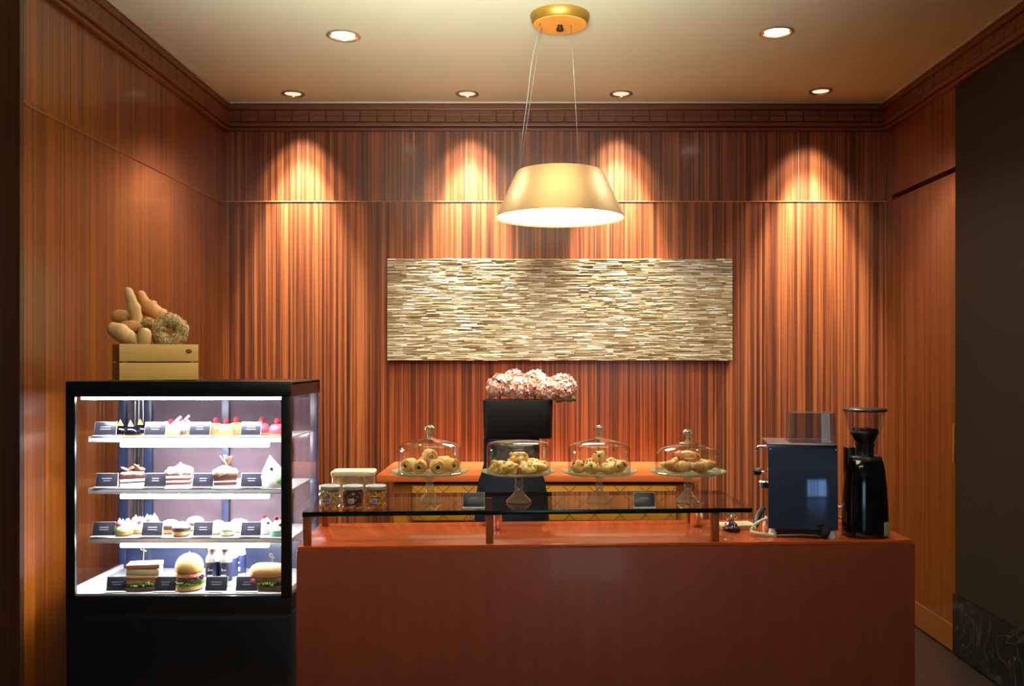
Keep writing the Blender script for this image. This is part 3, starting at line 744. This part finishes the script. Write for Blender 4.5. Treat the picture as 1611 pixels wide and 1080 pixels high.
def loaf(name, label, pts, rad, mat, seg=14, flat=1.0, score=0, cat='bread', blunt=2.0):
    """pts given as photo columns/rows with depth"""
    P = [Vector((sx(x,d), d, sz(y,d))) for x, y, d in pts]
    # resample with a smooth spline
    n = 28; Q = []
    m = len(P)-1
    for k in range(n):
        q = k/(n-1)*m; i = min(int(q), m-1); f = q-i
        p0, p1, p2, p3 = P[max(i-1,0)], P[i], P[i+1], P[min(i+2,m)]
        Q.append(.5*((2*p1)+(p2-p0)*f+(2*p0-5*p1+4*p2-p3)*f*f+(3*p1-p0-3*p2+p3)*f**3))
    R = []
    for k in range(n):
        q = k/(n-1); e = math.sqrt(max(1-abs(2*q-1)**blunt, .0))
        r = rad(q) if callable(rad) else rad
        R.append(max(r*e*(1+score*max(0, math.sin(q*PI*7))), .001))
    c = sum(Q, Vector())/n
    t = thing(name, label, cat, c, 0, 'breads in the crate')
    b = B(); b.tube([q-c for q in Q], R, seg, flat=flat)
    for v in b.bm.verts: v.co += .0022*mnoise.noise_vector((v.co+c)*55)
    b.build('crust', mat, t, angle=80)
    return t
loaf('baguette', 'upright curved baguette leftmost and tallest of the crate breads', [(199,452,3.57),(207,474,3.57),(214,500,3.575),(215,520,3.58),(214,545,3.58)], lambda q: .019+.009*q, CRUSTP, score=.22, blunt=3.2)
loaf('baguette', 'shorter baguette leaning right above the seeded ring bread', [(220,457,3.655),(226,474,3.655),(237,486,3.66),(250,496,3.665),(262,506,3.67),(272,515,3.67)], lambda q: .018+.011*math.sin(PI*q), CRUST, score=.28, blunt=3.2)
loaf('bread_roll', 'floury torpedo roll lying at left rim of the crate', [(170,514,3.50),(187,522,3.505),(203,533,3.512),(224,543,3.52)], lambda q: .034-.004*q, CRUSTP, score=.10, blunt=2.4)
loaf('bread_roll', 'small dark topped roll behind the floury torpedo roll', [(176,498,3.60),(192,500,3.60),(210,504,3.60)], .031, CRUST)
loaf('bread_roll', 'brown roll lying at the foot of the tall baguette', [(190,511,3.555),(208,514,3.55),(226,514,3.55)], .023, CRUST)
loaf('bread_roll', 'small egg-shaped pale roll at the crate front centre', [(228,516,3.512),(227,530,3.512),(226,548,3.512)], .026, pbr('pale_crust', (226,188,132), .6, col2=(196,148,92), scale=20))
rr = random.Random(9)
def seeds(b, c, pts_fn, n, size=.004):
    for k in range(n):
        p, nrm = pts_fn(rr)
        b.blob(c + p + nrm*.001, (size*.65, size*.65, size*.4), 1, rot=Vector((0,0,1)).rotation_difference(nrm).to_matrix())
t = loaf('seeded_roll', 'small seed covered roll between tall baguette and ring bread', [(224,510,3.56),(233,508,3.56),(243,506,3.56)], .021, CRUST)
def cyl_pt(r): 
    a = rr.uniform(PI, 2*PI+.6); x = rr.uniform(-.022,.022); n = Vector((0, math.sin(a), -math.cos(a)*.6)).normalized()
    a2 = rr.uniform(-PI, PI*.3); n = Vector((0, -abs(math.cos(a2)), math.sin(a2))).normalized(); return Vector((x,0,0))+n*.019, n
b = B(); seeds(b, Vector((0,0,0)), cyl_pt, 110, .005); b.build('seed_coating', SEEDM, t)
d_ = 3.592; cx_, cz_ = sx(267,d_), sz(522,d_)
t = thing('seeded_ring_bread', 'thick seeded ring bread standing at the crate right', 'bread', (cx_, d_, cz_), 0, 'breads in the crate')
AX = rotm(PI/2-.1, 0, .35); RR_, rr_ = .0425, .0275
b = B(); b.torus((0,0,0), RR_, rr_, 40, 18, axis=AX, fr=lambda a: 1+.08*math.sin(5*a)); b.build('crust', CRUST, t)
def tor_pt(r):
    a = rr.uniform(0,2*PI); q = rr.uniform(-2.6, 2.6) if rr.random() < .3 else rr.uniform(.2, 2.9)
    n = Vector((math.cos(q)*math.cos(a), math.cos(q)*math.sin(a), math.sin(q))); p = Vector((RR_*math.cos(a), RR_*math.sin(a), 0)) + n*rr_*(1+.08*math.sin(5*a))
    return AX @ p, AX @ n
b = B(); seeds(b, Vector((0,0,0)), tor_pt, 620, .0068); b.build('seed_coating', SEEDM, t)

# ------------------------------------------------------------------ jars and cracker box
NUT = {0: pbr('pale_nuts', (246,212,150), .5, col2=(190,140,84), island=True), 1: pbr('dark_nuts', (150,104,62), .5, col2=(70,40,24), island=True), 2: pbr('amber_nuts', (250,190,80), .45, col2=(206,116,40), island=True)}
for k, (a, lab) in enumerate(((519,'small glass jar of pale nuts with silver lid, leftmost of three'), (555.5,'small glass jar of dark nuts with silver lid, between two others'), (591.5,'small glass jar of amber nuts with silver lid, rightmost of three'))):
    d = 3.035
    t = thing('nut_jar', lab, 'jar', (sx(a,d), d, ZG), 0, 'nut jars at left of the glass shelf'); r = .0345; h = .074
    b = B(); b.lathe([(r*.9,.0012),(r,.006),(r,h*.8),(r*.96,h*.86)], seg=32, cap1=False); b.build('jar_glass', JARG, t)
    b = B(); b.lathe([(r*.985,h*.83),(r*1.0,h*.84),(r*1.0,h-.002),(r*.95,h)], seg=40); b.build('lid', pbr('tin_lid', (222,222,222), .3, metal=.25), t)
    b = B(); q = random.Random(k)
    for j in range(150):
        rad = r*.74*math.sqrt(q.random()) if j > 80 else r*.74; an = q.uniform(0,2*PI)
        b.blob((rad*math.cos(an), rad*math.sin(an), q.uniform(.010,h*.72)), (.0105,.0072,.0065), 1, .2, 100, j, rot=rotm(q.uniform(-1,1),q.uniform(-1,1),q.uniform(0,3)))
    o = b.build('nuts', NUT[k], t); o['kind'] = 'stuff'
    b = B(); b.rings([[(r*1.012*math.sin(x), -r*1.012*math.cos(x), z) for z in (.018,.034)] + [(r*1.03*math.sin(x), -r*1.03*math.cos(x), z) for z in (.034,.018)] for x in [-.28+.07*i for i in range(9)]])
    lb = b.build('jar_label', pbr('pale_label', (200,190,214), .5), t)
    b = B()
    for xx in (-.005,-.001,.004): b.box((xx,-r*1.031,.026), (.002,.0016,.010))
    b.build('lettering', pbr('indigo_print', (60,50,130), .5), lb)
d = 3.19
t = thing('cracker_box', 'clear plastic box of thin crackers with cream lid behind the jars', 'box', (sx(557,d), d, ZG), .05)
w, dp, h = .142, .10, .105
b = B(); b.loft([(.002,w/2*.94,dp/2*.94),(.006,w/2*.96,dp/2*.96),(h*.86,w/2,dp/2)], 40, 8); b.build('plastic_tub', PLASTIC, t)
b = B(); b.loft([(h*.86,w/2*1.03,dp/2*1.03),(h*.88,w/2*1.05,dp/2*1.05),(h*.97,w/2*1.05,dp/2*1.05),(h,w/2*1.0,dp/2*1.0)], 40, 8); b.build('lid', pbr('cream_lid', (246,236,200), .4, var=.04), t)
b = B(); q = random.Random(3)
for j in range(95): b.blob((q.uniform(-.055,.055), q.uniform(-.034,.034), q.uniform(.014,h*.74)), (.017,.014,.0025), 1, .3, 60, j, rot=rotm(q.uniform(-1.5,1.5),q.uniform(-1,1),q.uniform(0,3)))
o = b.build('crackers', pbr('crackers', (255,232,168), .6, col2=(226,172,96), island=True), t); o['kind'] = 'stuff'

# ------------------------------------------------------------------ cake stands with glass domes
def stand(px, rp, ph, label, dlabel, shape, knob=True, rd=.104):
    d = 3.15; x = sx(px, d)
    t = thing('cake_stand', label, 'cake stand', (x, d, ZG+.0006), 0, 'footed glass cake stands on the shelf')
    b = B(); b.lathe([(.042,.001),(.044,.004),(.042,.007),(.030,.018),(.018,.032),(.0125,.042),(.0115,.047),(.016,.051),(.016,.055),(.012,.059),(.011,.072),(.016,.078),(.013,.083),(.018,.089),(.03,.0925),(.03,.0935)], seg=36)
    b.build('stem', STEMG, t)
    b = B(); b.lathe([(.0005,.0945),(rp*.6,.0955),(rp*.86,.098),(rp,.1055),(rp*1.004,.1075),(rp*.99,.1085),(rp*.85,.1015),(rp*.6,.0995),(.0005,.0990)], seg=64, cap0=False, cap1=False)
    b.build('plate', pbr_plate, t)
    z = ZG+.1030
    g = thing('glass_dome', dlabel, 'glass dome', (x, d, z), 0, 'glass domes covering pastries')
    R = rd
    if shape == 'flat':   prof = [(R,.0005),(R,.078),(R*.985,.088),(R*.93,.0955),(R*.6,.106),(R*.25,.113),(.012,.117)]
    elif shape == 'plain': prof = [(R,.0005),(R,.080),(R*.985,.092),(R*.93,.101),(R*.7,.107),(R*.35,.110),(.0005,.1105)]
    else:                 prof = [(R,.0005),(R*1.0,.040),(R*.985,.058),(R*.93,.073),(R*.80,.084),(R*.5,.092),(R*.32,.0945),(R*.3,.100),(.014,.103)]
    b = B(); b.lathe(prof, seg=64, cap0=False, cap1=False); b.build('dome_shell', DOMEG, g, angle=60)
    b = B(); b.torus((0,0,.002), R, .0022, 64, 6); b.build('rim', STEMG, g)
    if knob:
        z0 = prof[-1][1]-.001
        b = B(); b.lathe([(.016,z0-.001),(.012,z0+.003),(.009,z0+.010),(.009,z0+.014),(.014,z0+.020),(.0175,z0+.029),(.0165,z0+.037),(.010,z0+.043),(.0005,z0+.045)], seg=28); b.build('knob', STEMG, g)
    return x, d, ZG+.1016
pbr_plate = thin_glass('plate_glass', (.86,.92,.84), f0=.10, edge=.7, power=3, milk=.2, milkcol=(200,215,185))
s1 = stand(676, .134, 0, 'footed glass cake stand leftmost, beside the nut jars, holding rolled pastries', 'knobbed glass dome over the rolled pastries, leftmost of four', 'flat', rd=.106)
s2 = stand(816, .130, 0, 'footed glass cake stand in front of the navy pedestal, holding golden puffs', 'plain topped glass dome without knob over the golden puffs', 'plain', False, rd=.109)
s3 = stand(943, .131, 0, 'footed glass cake stand third from left, holding raisin buns', 'knobbed glass dome over the raisin buns, below the artwork', 'flat', rd=.106)
s4 = stand(1082, .130, 0, 'footed glass cake stand nearest the espresso machine, holding croissants', 'rounded glass dome with knob and collar over the croissants', 'round', rd=.110)
ORD = ['front left', 'front middle', 'front right', 'left back', 'right back', 'middle back', 'topmost']
def spots(s, n, r, seed):
    q = random.Random(seed); out = []
    base = [(-.066,-.012),(-.026,-.058),(.030,-.054),(.068,-.006),(.040,.050),(-.020,.055),(0,0),(-.066,.045)]
    for k in range(n): out.append((s[0]+base[k][0]*r, s[1]+base[k][1]*r))
    return out
# plate surface is about .1 above the shelf
WH = ['at left edge of its plate', 'front left on its plate', 'front right on its plate', 'at right edge of its plate', 'back right on its plate', 'back left on its plate', 'in the middle, heaped highest']
def spiral_roll(b, b2, L, R):
    b.lathe([(R*.35,-L/2-.002),(R*.8,-L/2-.001),(R,-L/2+.006),(R*1.03,0),(R,L/2-.006),(R*.8,L/2),(R*.3,L/2)], seg=24, axis=rotm(PI/2))
    P = []
    for k in range(40):
        a = k*.36; r = R*(.28+.62*k/40); P.append((r*math.cos(a), -L/2-.001, r*math.sin(a)))
    b.tube(P, [.0045]*40, 6)
    b2.blob((0,-L/2-.003,0), (R*.26,.003,R*.26), 2)
for k in range(7):
    x, y = spots(s1, 7, 1.02, 1)[k]; hh = .0 if k < 6 else .030
    R = .0235
    t = thing('rolled_pastry', 'golden rolled pastry with dark filling under leftmost dome, ' + WH[k], 'pastry', (x, y, s1[2]+R+.003+hh), (-.5,.0,.25,.7,2.2,2.8,.3)[k], 'rolled pastries under the leftmost dome')
    b = B(); b2 = B(); spiral_roll(b, b2, .045, R); b.build('dough', PASTRY, t, angle=60); b2.build('filling', CHOC, t)
for k in range(7):
    x, y = spots(s2, 7, .95, 2)[k]; hh = 0 if k < 6 else .028
    t = thing('golden_puff', 'irregular golden puff pastry under the knobless dome, ' + WH[k], 'pastry', (x, y, s2[2]+hh), k*.9, 'golden puffs under the knobless dome')
    b = B(); b.blob((0,0,.021), (.036,.028,.020), 4, .55, 48, k+3)
    for v in b.bm.verts: v.co += .0016*mnoise.noise_vector(v.co*150)
    b.build('crust', PASTRY2, t)
    b = B(); q = random.Random(k+70)
    for j in range(16): b.blob((q.uniform(-.022,.022), q.uniform(-.02,.012), .034+q.uniform(-.008,.004)), q.uniform(.004,.007), 1, .4, 150, j)
    b.build('crumble_top', pbr('crumble', (250,220,150), .7, var=.1), t)
for k in range(7):
    x, y = spots(s3, 7, .98, 3)[k]; hh = 0 if k < 6 else .030
    t = thing('raisin_bun', 'golden raisin bun under the third dome, ' + WH[k], 'bun', (x, y, s3[2]+hh), k*1.3, 'raisin buns under the third dome')
    b = B(); b.blob((0,0,.022), (.031,.026,.021), 4, .4, 48, k+20); b.build('dough', PASTRY, t)
    b = B(); q = random.Random(k)
    for j in range(9):
        a = q.uniform(0,2*PI); e = q.uniform(.1,1.2); b.blob((.030*math.cos(a)*math.cos(e), .025*math.sin(a)*math.cos(e), .022+.0195*math.sin(e)), .0042, 1)
    b.build('raisins', CHOC, t)
CRO = pbr('layered_croissant', (255,214,140), .45, col2=(196,120,50), island=True)
def croissant(t, s=1.0):
    """seven overlapping rolled bands along a crescent"""
    b = B(); n = 7
    def arc(q):
        a = PI*(q-.5)*1.15
        return Vector((.036*s*math.sin(a), .030*s*(1-math.cos(a))-.01, 0)), .0215*s*max(math.sin(PI*q), .10)**.75
    for m in range(n):
        lo, hi = (m, m+1.25) if m < n/2 else (m-.25, m+1)
        P, R = [], []
        for k in range(6):
            q = min(max((lo+(hi-lo)*k/5)/n, .005), .995); p, r = arc(q); P.append(p)
            w = k/5 if m < 3 else (1-k/5 if m > 3 else .5+.5*math.sin(PI*k/5))
            R.append(r*(.80+.30*w))
        b.tube(P, R, 14)
    b.build('dough', CRO, t, angle=50)
for k in range(7):
    x, y = spots(s4, 7, .92, 4)[k]; hh = 0 if k < 6 else .032
    t = thing('croissant', 'small golden croissant under the rounded dome, ' + WH[k], 'croissant', (x, y, s4[2]+.025+hh), (.9,-.55,.75,-1.0,2.6,3.6,-.25)[k], 'croissants under the rounded dome')
    croissant(t, .88 if k < 6 else .95); t.rotation_euler[0] = (.1,-.15,.2,.0,.3,-.2,.15)[k]; t.rotation_euler[1] = (.12,-.1,.15,-.2,.1,.0,.12)[k]

# ------------------------------------------------------------------ navy pedestal, vase and flowers behind the counter
d = 4.40; zv = sz(688.5, d)
t = thing('standin', 'made-up dark navy round-shouldered pedestal behind the counter carrying the black vase', 'standin', (sx(805,d), d, 0))  # invented shape in place of a mostly erased person
b = B(); b.lathe([(.185,0),(.185,.55),(.180,.70),(.172,.84),(.158,.92),(.142,.965),(.134,1.0),(.134,zv-.012),(.130,zv-.001)], seg=48); b.build('standin_body', NAVY, t)
vx = sx(815, d)
t = thing('flower_vase', 'low black rectangular vase filled with pink hydrangeas', 'vase', (vx, d, zv))
w = .165; hv = sz(629, d)-zv
b = B(); b.loft([(0,w*.95,.082),(.004,w*.97,.085),(hv-.006,w,.09),(hv,w*.985,.088),(hv-.004,w*.95,.08)], 44, 9); b.build('vase_body', VASEM, t)
def petal_mat(name, c1, c2): return pbr(name, c1, .7, col2=c2, island=True)
HY = petal_mat('dusty_pink_petals', (250,216,198), (218,160,142))
for k, (px, py, r, dd, lab) in enumerate(((786,609,.062,4.42,'dusty pink hydrangea bloom leftmost in the black vase'),
        (815,610,.064,4.36,'dusty pink hydrangea bloom second from left, low over the vase rim'),
        (842,606,.070,4.42,'dusty pink hydrangea bloom in the middle, tallest of the row'),
        (862,613,.056,4.35,'dusty pink hydrangea bloom hanging over the vase front, second from right'),
        (884,611,.068,4.40,'dusty pink hydrangea bloom rightmost, spilling past the vase edge'),
        (808,601,.058,4.47,'dusty pink hydrangea bloom at back left behind the front row'))):
    t = thing('hydrangea_bloom', lab, 'flower', (sx(px,dd), dd, sz(py,dd)), 0, 'hydrangea blooms in the black vase')
    b = B(); q = random.Random(k+40)
    for j in range(190):
        zc = q.uniform(-.75,1); a = j*2.39996; s_ = math.sqrt(1-zc*zc)
        n = Vector((s_*math.cos(a), s_*math.sin(a), zc)); rad = r*q.uniform(.74,1.02)
        u = n.cross(Vector((q.random(),q.random(),q.random()))).normalized(); v_ = n.cross(u); c = n*rad
        for m in range(4):
            an = m*PI/2+q.random()*.5; e = u*math.cos(an)+v_*math.sin(an); f = u*math.cos(an+PI/2)+v_*math.sin(an+PI/2); L_ = r*.24
            b.quad([c, c+e*L_*.6+f*L_*.45+n*.004, c+e*L_*1.05+n*q.uniform(-.004,.008), c+e*L_*.6-f*L_*.45+n*.003])
    b.build('petals', HY, t, smooth=False)
    b = B(); b.blob((0,0,0), r*.72, 2); b.build('bloom_core', pbr('bloom_core', (150,96,84), .8), t)
    b = B(); b.tube([(0,0,-r*.6),(0,.0,-r*.95)], .006, 6); b.build('stalk', pbr('stalk_green', (120,140,70), .6), t)
    if k == 4:
        b = B()
        for m in range(4):
            b.blob((-.01+.022*m,-.03,-.058+.006*(m%2)), (.022,.003,.010), 2, rot=rotm(.3,.2*m-.3,.3*m))
        b.build('leaf', pbr('pale_leaf', (166,170,92), .6, var=.2), t)

# ------------------------------------------------------------------ espresso machine
MD = 3.085; mx0, mx1 = sx(1210,MD), sx(1316,MD); mz0, mz1 = sz(833,MD), sz(701,MD)
mxc = (mx0+mx1)/2; mw = (mx1-mx0)*1.0; mdp = .24; MROT = math.radians(-9)
mc = thing('espresso_machine', 'boxy espresso machine with polished dark blue side panel on counter right', 'espresso machine', (mxc, MD, ZT), MROT)
z0, z1 = mz0-ZT, mz1-ZT
b = B(); b.box((.002, mdp/2+.018, (z0+z1)/2-.002), (mw-.016, mdp-.03, z1-z0-.008), .004); b.build('housing', pbr('machine_housing', (196,196,202), .12, metal=1, var=.03), mc)
b = B(); R = rotm(math.radians(-4.2)); b.box((0, .004, (z0+z1)/2), (mw, .004, z1-z0), .0012, rot=R); pn = b.build('side_panel', MIRRORB, mc)
b = B(); b.box((0, mdp/2+.004, z1+.0015), (mw, mdp, .004), .001); b.build('top_tray', STEEL, mc)
b = B()
for px, py in ((1213.5,708),(1313,708),(1221,827),(1305,827)):
    b.lathe([(.0032,0),(.0028,.002),(.0005,.0026)], (sx(px,MD)-mxc, -.002, sz(py,MD)-ZT), 12, axis=rotm(PI/2))
b.build('screws', CHROME, pn)
b = B(); b.box((0, mdp/2, z0-.006), (mw-.02, mdp-.02, .016), .003); b.build('base_tray', BLACKM, mc)
for px in (1217, 1308):
    for y in (.014, mdp-.03):
        b = B(); b.lathe([(.0155,.0),(.0155,.003),(.014,.012),(.010,.026),(.007,.036)], (sx(px,MD)-mxc, y, 0), 20); b.build('foot', pbr('white_foot', (244,240,230), .35, var=.03), mc)
yk = .07
b = B(); b.tube([(-mw/2+.004,yk,z1-.10),(-mw/2-.02,yk,z1-.10)], .004, 10); b.build('knob_stem', CHROME, mc)
b = B(); b.lathe([(.006,-.014),(.0135,-.010),(.0145,0),(.0125,.010),(.006,.013)], (-mw/2-.03,yk,z1-.10), 14, axis=rotm(0,-PI/2)); b.build('steam_knob', BLACK, mc)
b = B(); b.tube([(-mw/2+.004,yk,z1-.012),(-mw/2-.026,yk,z1-.012),(-mw/2-.031,yk,z1-.020),(-mw/2-.031,yk,z1-.036)], [.0045,.0045,.005,.004], 12); b.build('lever', CHROME, mc)
b = B(); b.lathe([(.020,-.01),(.026,-.008),(.026,.012),(.022,.016)], (-mw/2+.005,.15,z1-.155), 24); b.build('group_head', CHROME, mc)
b = B(); b.tube([(-mw/2-.005,.13,z0+.045),(-mw/2-.022,.10,z0+.03),(-mw/2-.032,.07,z0+.010),(-mw/2-.036,.05,z0-.002)], [.010,.011,.012,.009], 14); b.build('portafilter_handle', BLACKM, mc)
b = B(); b.blob((-mw/2-.040,.034,z0-.006), (.009,.009,.009), 2); b.build('handle_tip', CHROME, mc)
P = []
for k in range(22):
    q = k/21; a = PI*.45 + q*PI*1.15
    P.append((-mw/2-.006+.048*math.cos(a)*1.0, .03-.016*q+.03*math.sin(a)*.4, .0065+.036*max(0,math.sin(a))**1.0*(1-q)+.012*(1-q)))
P.append((-mw/2+.02, -.004, .0065))
b = B(); b.tube(P, .0055, 10); b.build('drain_hose', HOSE, mc)
P = [(-mw/2+.03+.0165*k, -.002-.004*math.sin(k*.7), .007+.0035*math.sin(k*.35)) for k in range(10)]
b = B(); b.tube(P, .0028, 8); b.build('power_cord', pbr('grey_cord', (120,116,112), .4), mc)
b = B(); b.box((mw/2-.042,-.004,.024), (.030,.020,.034), .005, rot=rotm(0,.35,0)); b.box((mw/2-.058,-.004,.048), (.022,.018,.016), .004, rot=rotm(0,-.2,0)); b.torus((mw/2-.062,-.006,.010), .008, .002, 16, 6, axis=rotm(PI/2)); b.build('plug', BLACKM, mc)
b = B(); tz0, tz1 = z1+.0036, sz(651,3.12)-ZT; tx0, tx1 = sx(1243,3.12)-mxc, sx(1314,3.12)-mxc
b.loft([(tz0,(tx1-tx0)/2*1.05,.07),(tz1,(tx1-tx0)/2*.98,.066)], 40, 8, c=((tx0+tx1)/2-.002,.12,0)); b.build('smoked_box', SMOKEG, mc, smooth=True)  # translucent box added for the faint grey smudge above the machine

# ------------------------------------------------------------------ grinder
GD = 3.135; gx = sx(1360.5,GD)
gr = thing('coffee_grinder', 'glossy black coffee grinder with clear bean hopper at counter right end', 'coffee grinder', (gx, GD, ZT))
b = B(); b.loft([(0,.068,.066),(.004,.071,.069),(.03,.071,.069),(.10,.0695,.067),(.18,.065,.062),(.235,.059,.056),(.256,.054,.051),(.262,.048,.046)], 48, 3.2); b.build('grinder_body', pbr('gloss_black', (8,8,12), .12, var=.1, coat=.5), gr)
b = B(); b.lathe([(.054,.256),(.056,.260),(.056,.268),(.050,.272)], seg=40); b.build('collar', STEEL, gr)
b = B(); b.lathe([(.030,.270),(.029,.300),(.034,.312),(.030,.314)], seg=32); b.build('hopper_neck', pbr('smoked_neck', (34,32,34), .3), gr)
b = B(); b.lathe([(.030,.306),(.038,.326),(.050,.350),(.056,.372),(.066,.418),(.068,.421)], seg=48, cap0=False, cap1=False); b.build('hopper', thin_glass('smoky_hopper', (.82,.82,.84), f0=.06, edge=.7, power=3.5), gr, angle=60)
b = B(); b.lathe([(.027,.314),(.036,.328),(.046,.350),(.043,.357),(.02,.362),(.0005,.363)], seg=32)
q = random.Random(2)
for j in range(120):
    a = q.uniform(0,2*PI); r = .042*math.sqrt(q.random()); b.blob((r*math.cos(a), r*math.sin(a), .358+.004*q.random()), (.006,.004,.003), 1, rot=rotm(q.random(),q.random(),q.uniform(0,3)))
o = b.build('coffee_beans', BEANS, gr); o['kind'] = 'stuff'
b = B(); b.lathe([(.069,.421),(.072,.423),(.072,.429),(.068,.432),(.0005,.433)], seg=48); b.build('hopper_lid', pbr('lid_smoke', (58,54,54), .25), gr)
b = B(); b.box((-.046,.02,.20), (.03,.05,.20), .008); b.build('dark_side_block', BLACK, gr)  # block added for the dark zone between machine and grinder
b = B(); b.box((.052,-.062,.032), (.026,.003,.046), .0008, rot=rotm(0,0,.55)); b.build('rating_label', pbr('pale_sticker', (196,190,160), .5), gr)

# ------------------------------------------------------------------ little things on the counter
d = dz(836, ZT); x = sx(1152, d)
t = thing('coffee_tamper', 'shiny chrome coffee tamper standing on the counter right of the shelf', 'tamper', (x, d, ZT))
b = B(); b.lathe([(.026,0),(.028,.002),(.028,.012),(.022,.016)], seg=32); b.build('base_disc', BLACK, t)
b = B(); b.lathe([(.022,.014),(.023,.018),(.021,.026),(.012,.032),(.012,.038),(.019,.046),(.020,.052),(.015,.060),(.0005,.063)], (-.004,0,0), 28); b.build('handle', CHROME, t)
d = 3.27
t = tag(B().box((0,0,.008), (.135,.085,.016), .003).build('napkin_stack', pbr('cream_paper', (214,200,150), .7, var=.05)), 'flat cream coloured napkin stack lying behind the chrome tamper', 'napkins'); t.location = (sx(1157,d), d, ZT); t.rotation_euler[2] = .2
def steel_cup(px, d, h, r, label):
    t = thing('steel_cup', label, 'cup', (sx(px,d), d, ZT), 0, 'steel cups beneath the glass shelf')
    b = B(); b.lathe([(r*.86,0),(r*.9,.002),(r,h),(r*.94,h),(r*.84,.004),(.0005,.004)], seg=32, cap1=False); b.build('cup_body', CHROME, t)
    b = B(); b.torus((0,0,h), r*.97, .0018, 32, 6); b.build('rim', STEEL, t)
steel_cup(1096, 3.31, .082, .026, 'shiny steel cup under the glass shelf below the croissant stand')
steel_cup(783, 3.24, .06, .016, 'narrow steel cup under the glass shelf beside middle post')
d = 3.375
t = thing('white_cup', 'white cup with handle between espresso machine and black grinder', 'cup', (1.076, d, ZT))
b = B(); b.lathe([(.024,0),(.027,.002),(.036,.03),(.039,.066),(.036,.066),(.032,.03),(.02,.006),(.0005,.006)], seg=36, cap1=False); b.build('cup_body', WHITE, t)
b = B(); b.torus((.050,0,.036), .020, .0055, 24, 8, axis=rotm(PI/2)); b.build('handle', WHITE, t)

# ------------------------------------------------------------------ lights
def area(name, loc, size, energy, col, rot=(0,0,0), sy=None):
    l = bpy.data.lights.new(name, 'AREA'); l.energy = energy; l.color = col; l.size = size
    if sy: l.shape = 'RECTANGLE'; l.size_y = sy
    o = bpy.data.objects.new(name, l); C.objects.link(o); o.location = loc; o.rotation_euler = rot
    return o
area('lobby_fill_light', (0, -.8, 3.0), 2.4, 46, (1,.84,.66), (math.radians(30),0,0), 1.2)  # unseen fill added behind the camera to brighten the room
up = area('ceiling_fill_light', (-.3, .6, 1.9), 1.6, 118, (1,.96,.86), (math.radians(180-54),0,0), .6); up.data.spread = math.radians(52)  # added fill aimed up and forward to brighten the ceiling, no such lamp
area('alcove_fill_light', (.1, 3.4, 3.04), 1.4, 12, (1,.82,.6), (0,0,0), .5)  # extra unseen fill over the counter, not a real ceiling fitting

world = bpy.data.worlds.new('World'); bpy.context.scene.world = world; world.use_nodes = True
bg = world.node_tree.nodes['Background']; bg.inputs[0].default_value = (.55,.6,.75,1); bg.inputs[1].default_value = .06

# ------------------------------------------------------------------ camera
cam = bpy.data.cameras.new('camera'); co = bpy.data.objects.new('camera', cam); C.objects.link(co)
co.location = (0, 0, CAMZ); co.rotation_euler = (PI/2, 0, 0)
cam.sensor_width = 36; cam.lens = 36*F/1611; cam.shift_x = -(VX-805.5)/1611; cam.shift_y = (VY-540)/1611; cam.clip_start = .05
sc = bpy.context.scene; sc.camera = co
sc.view_settings.view_transform = 'Standard'; sc.view_settings.look = 'None'; sc.view_settings.exposure = 0
sc.cycles.use_denoising = True; sc.cycles.sample_clamp_indirect = 6; sc.cycles.max_bounces = 10; sc.cycles.transparent_max_bounces = 24
sc.cycles.caustics_reflective = False; sc.cycles.caustics_refractive = False
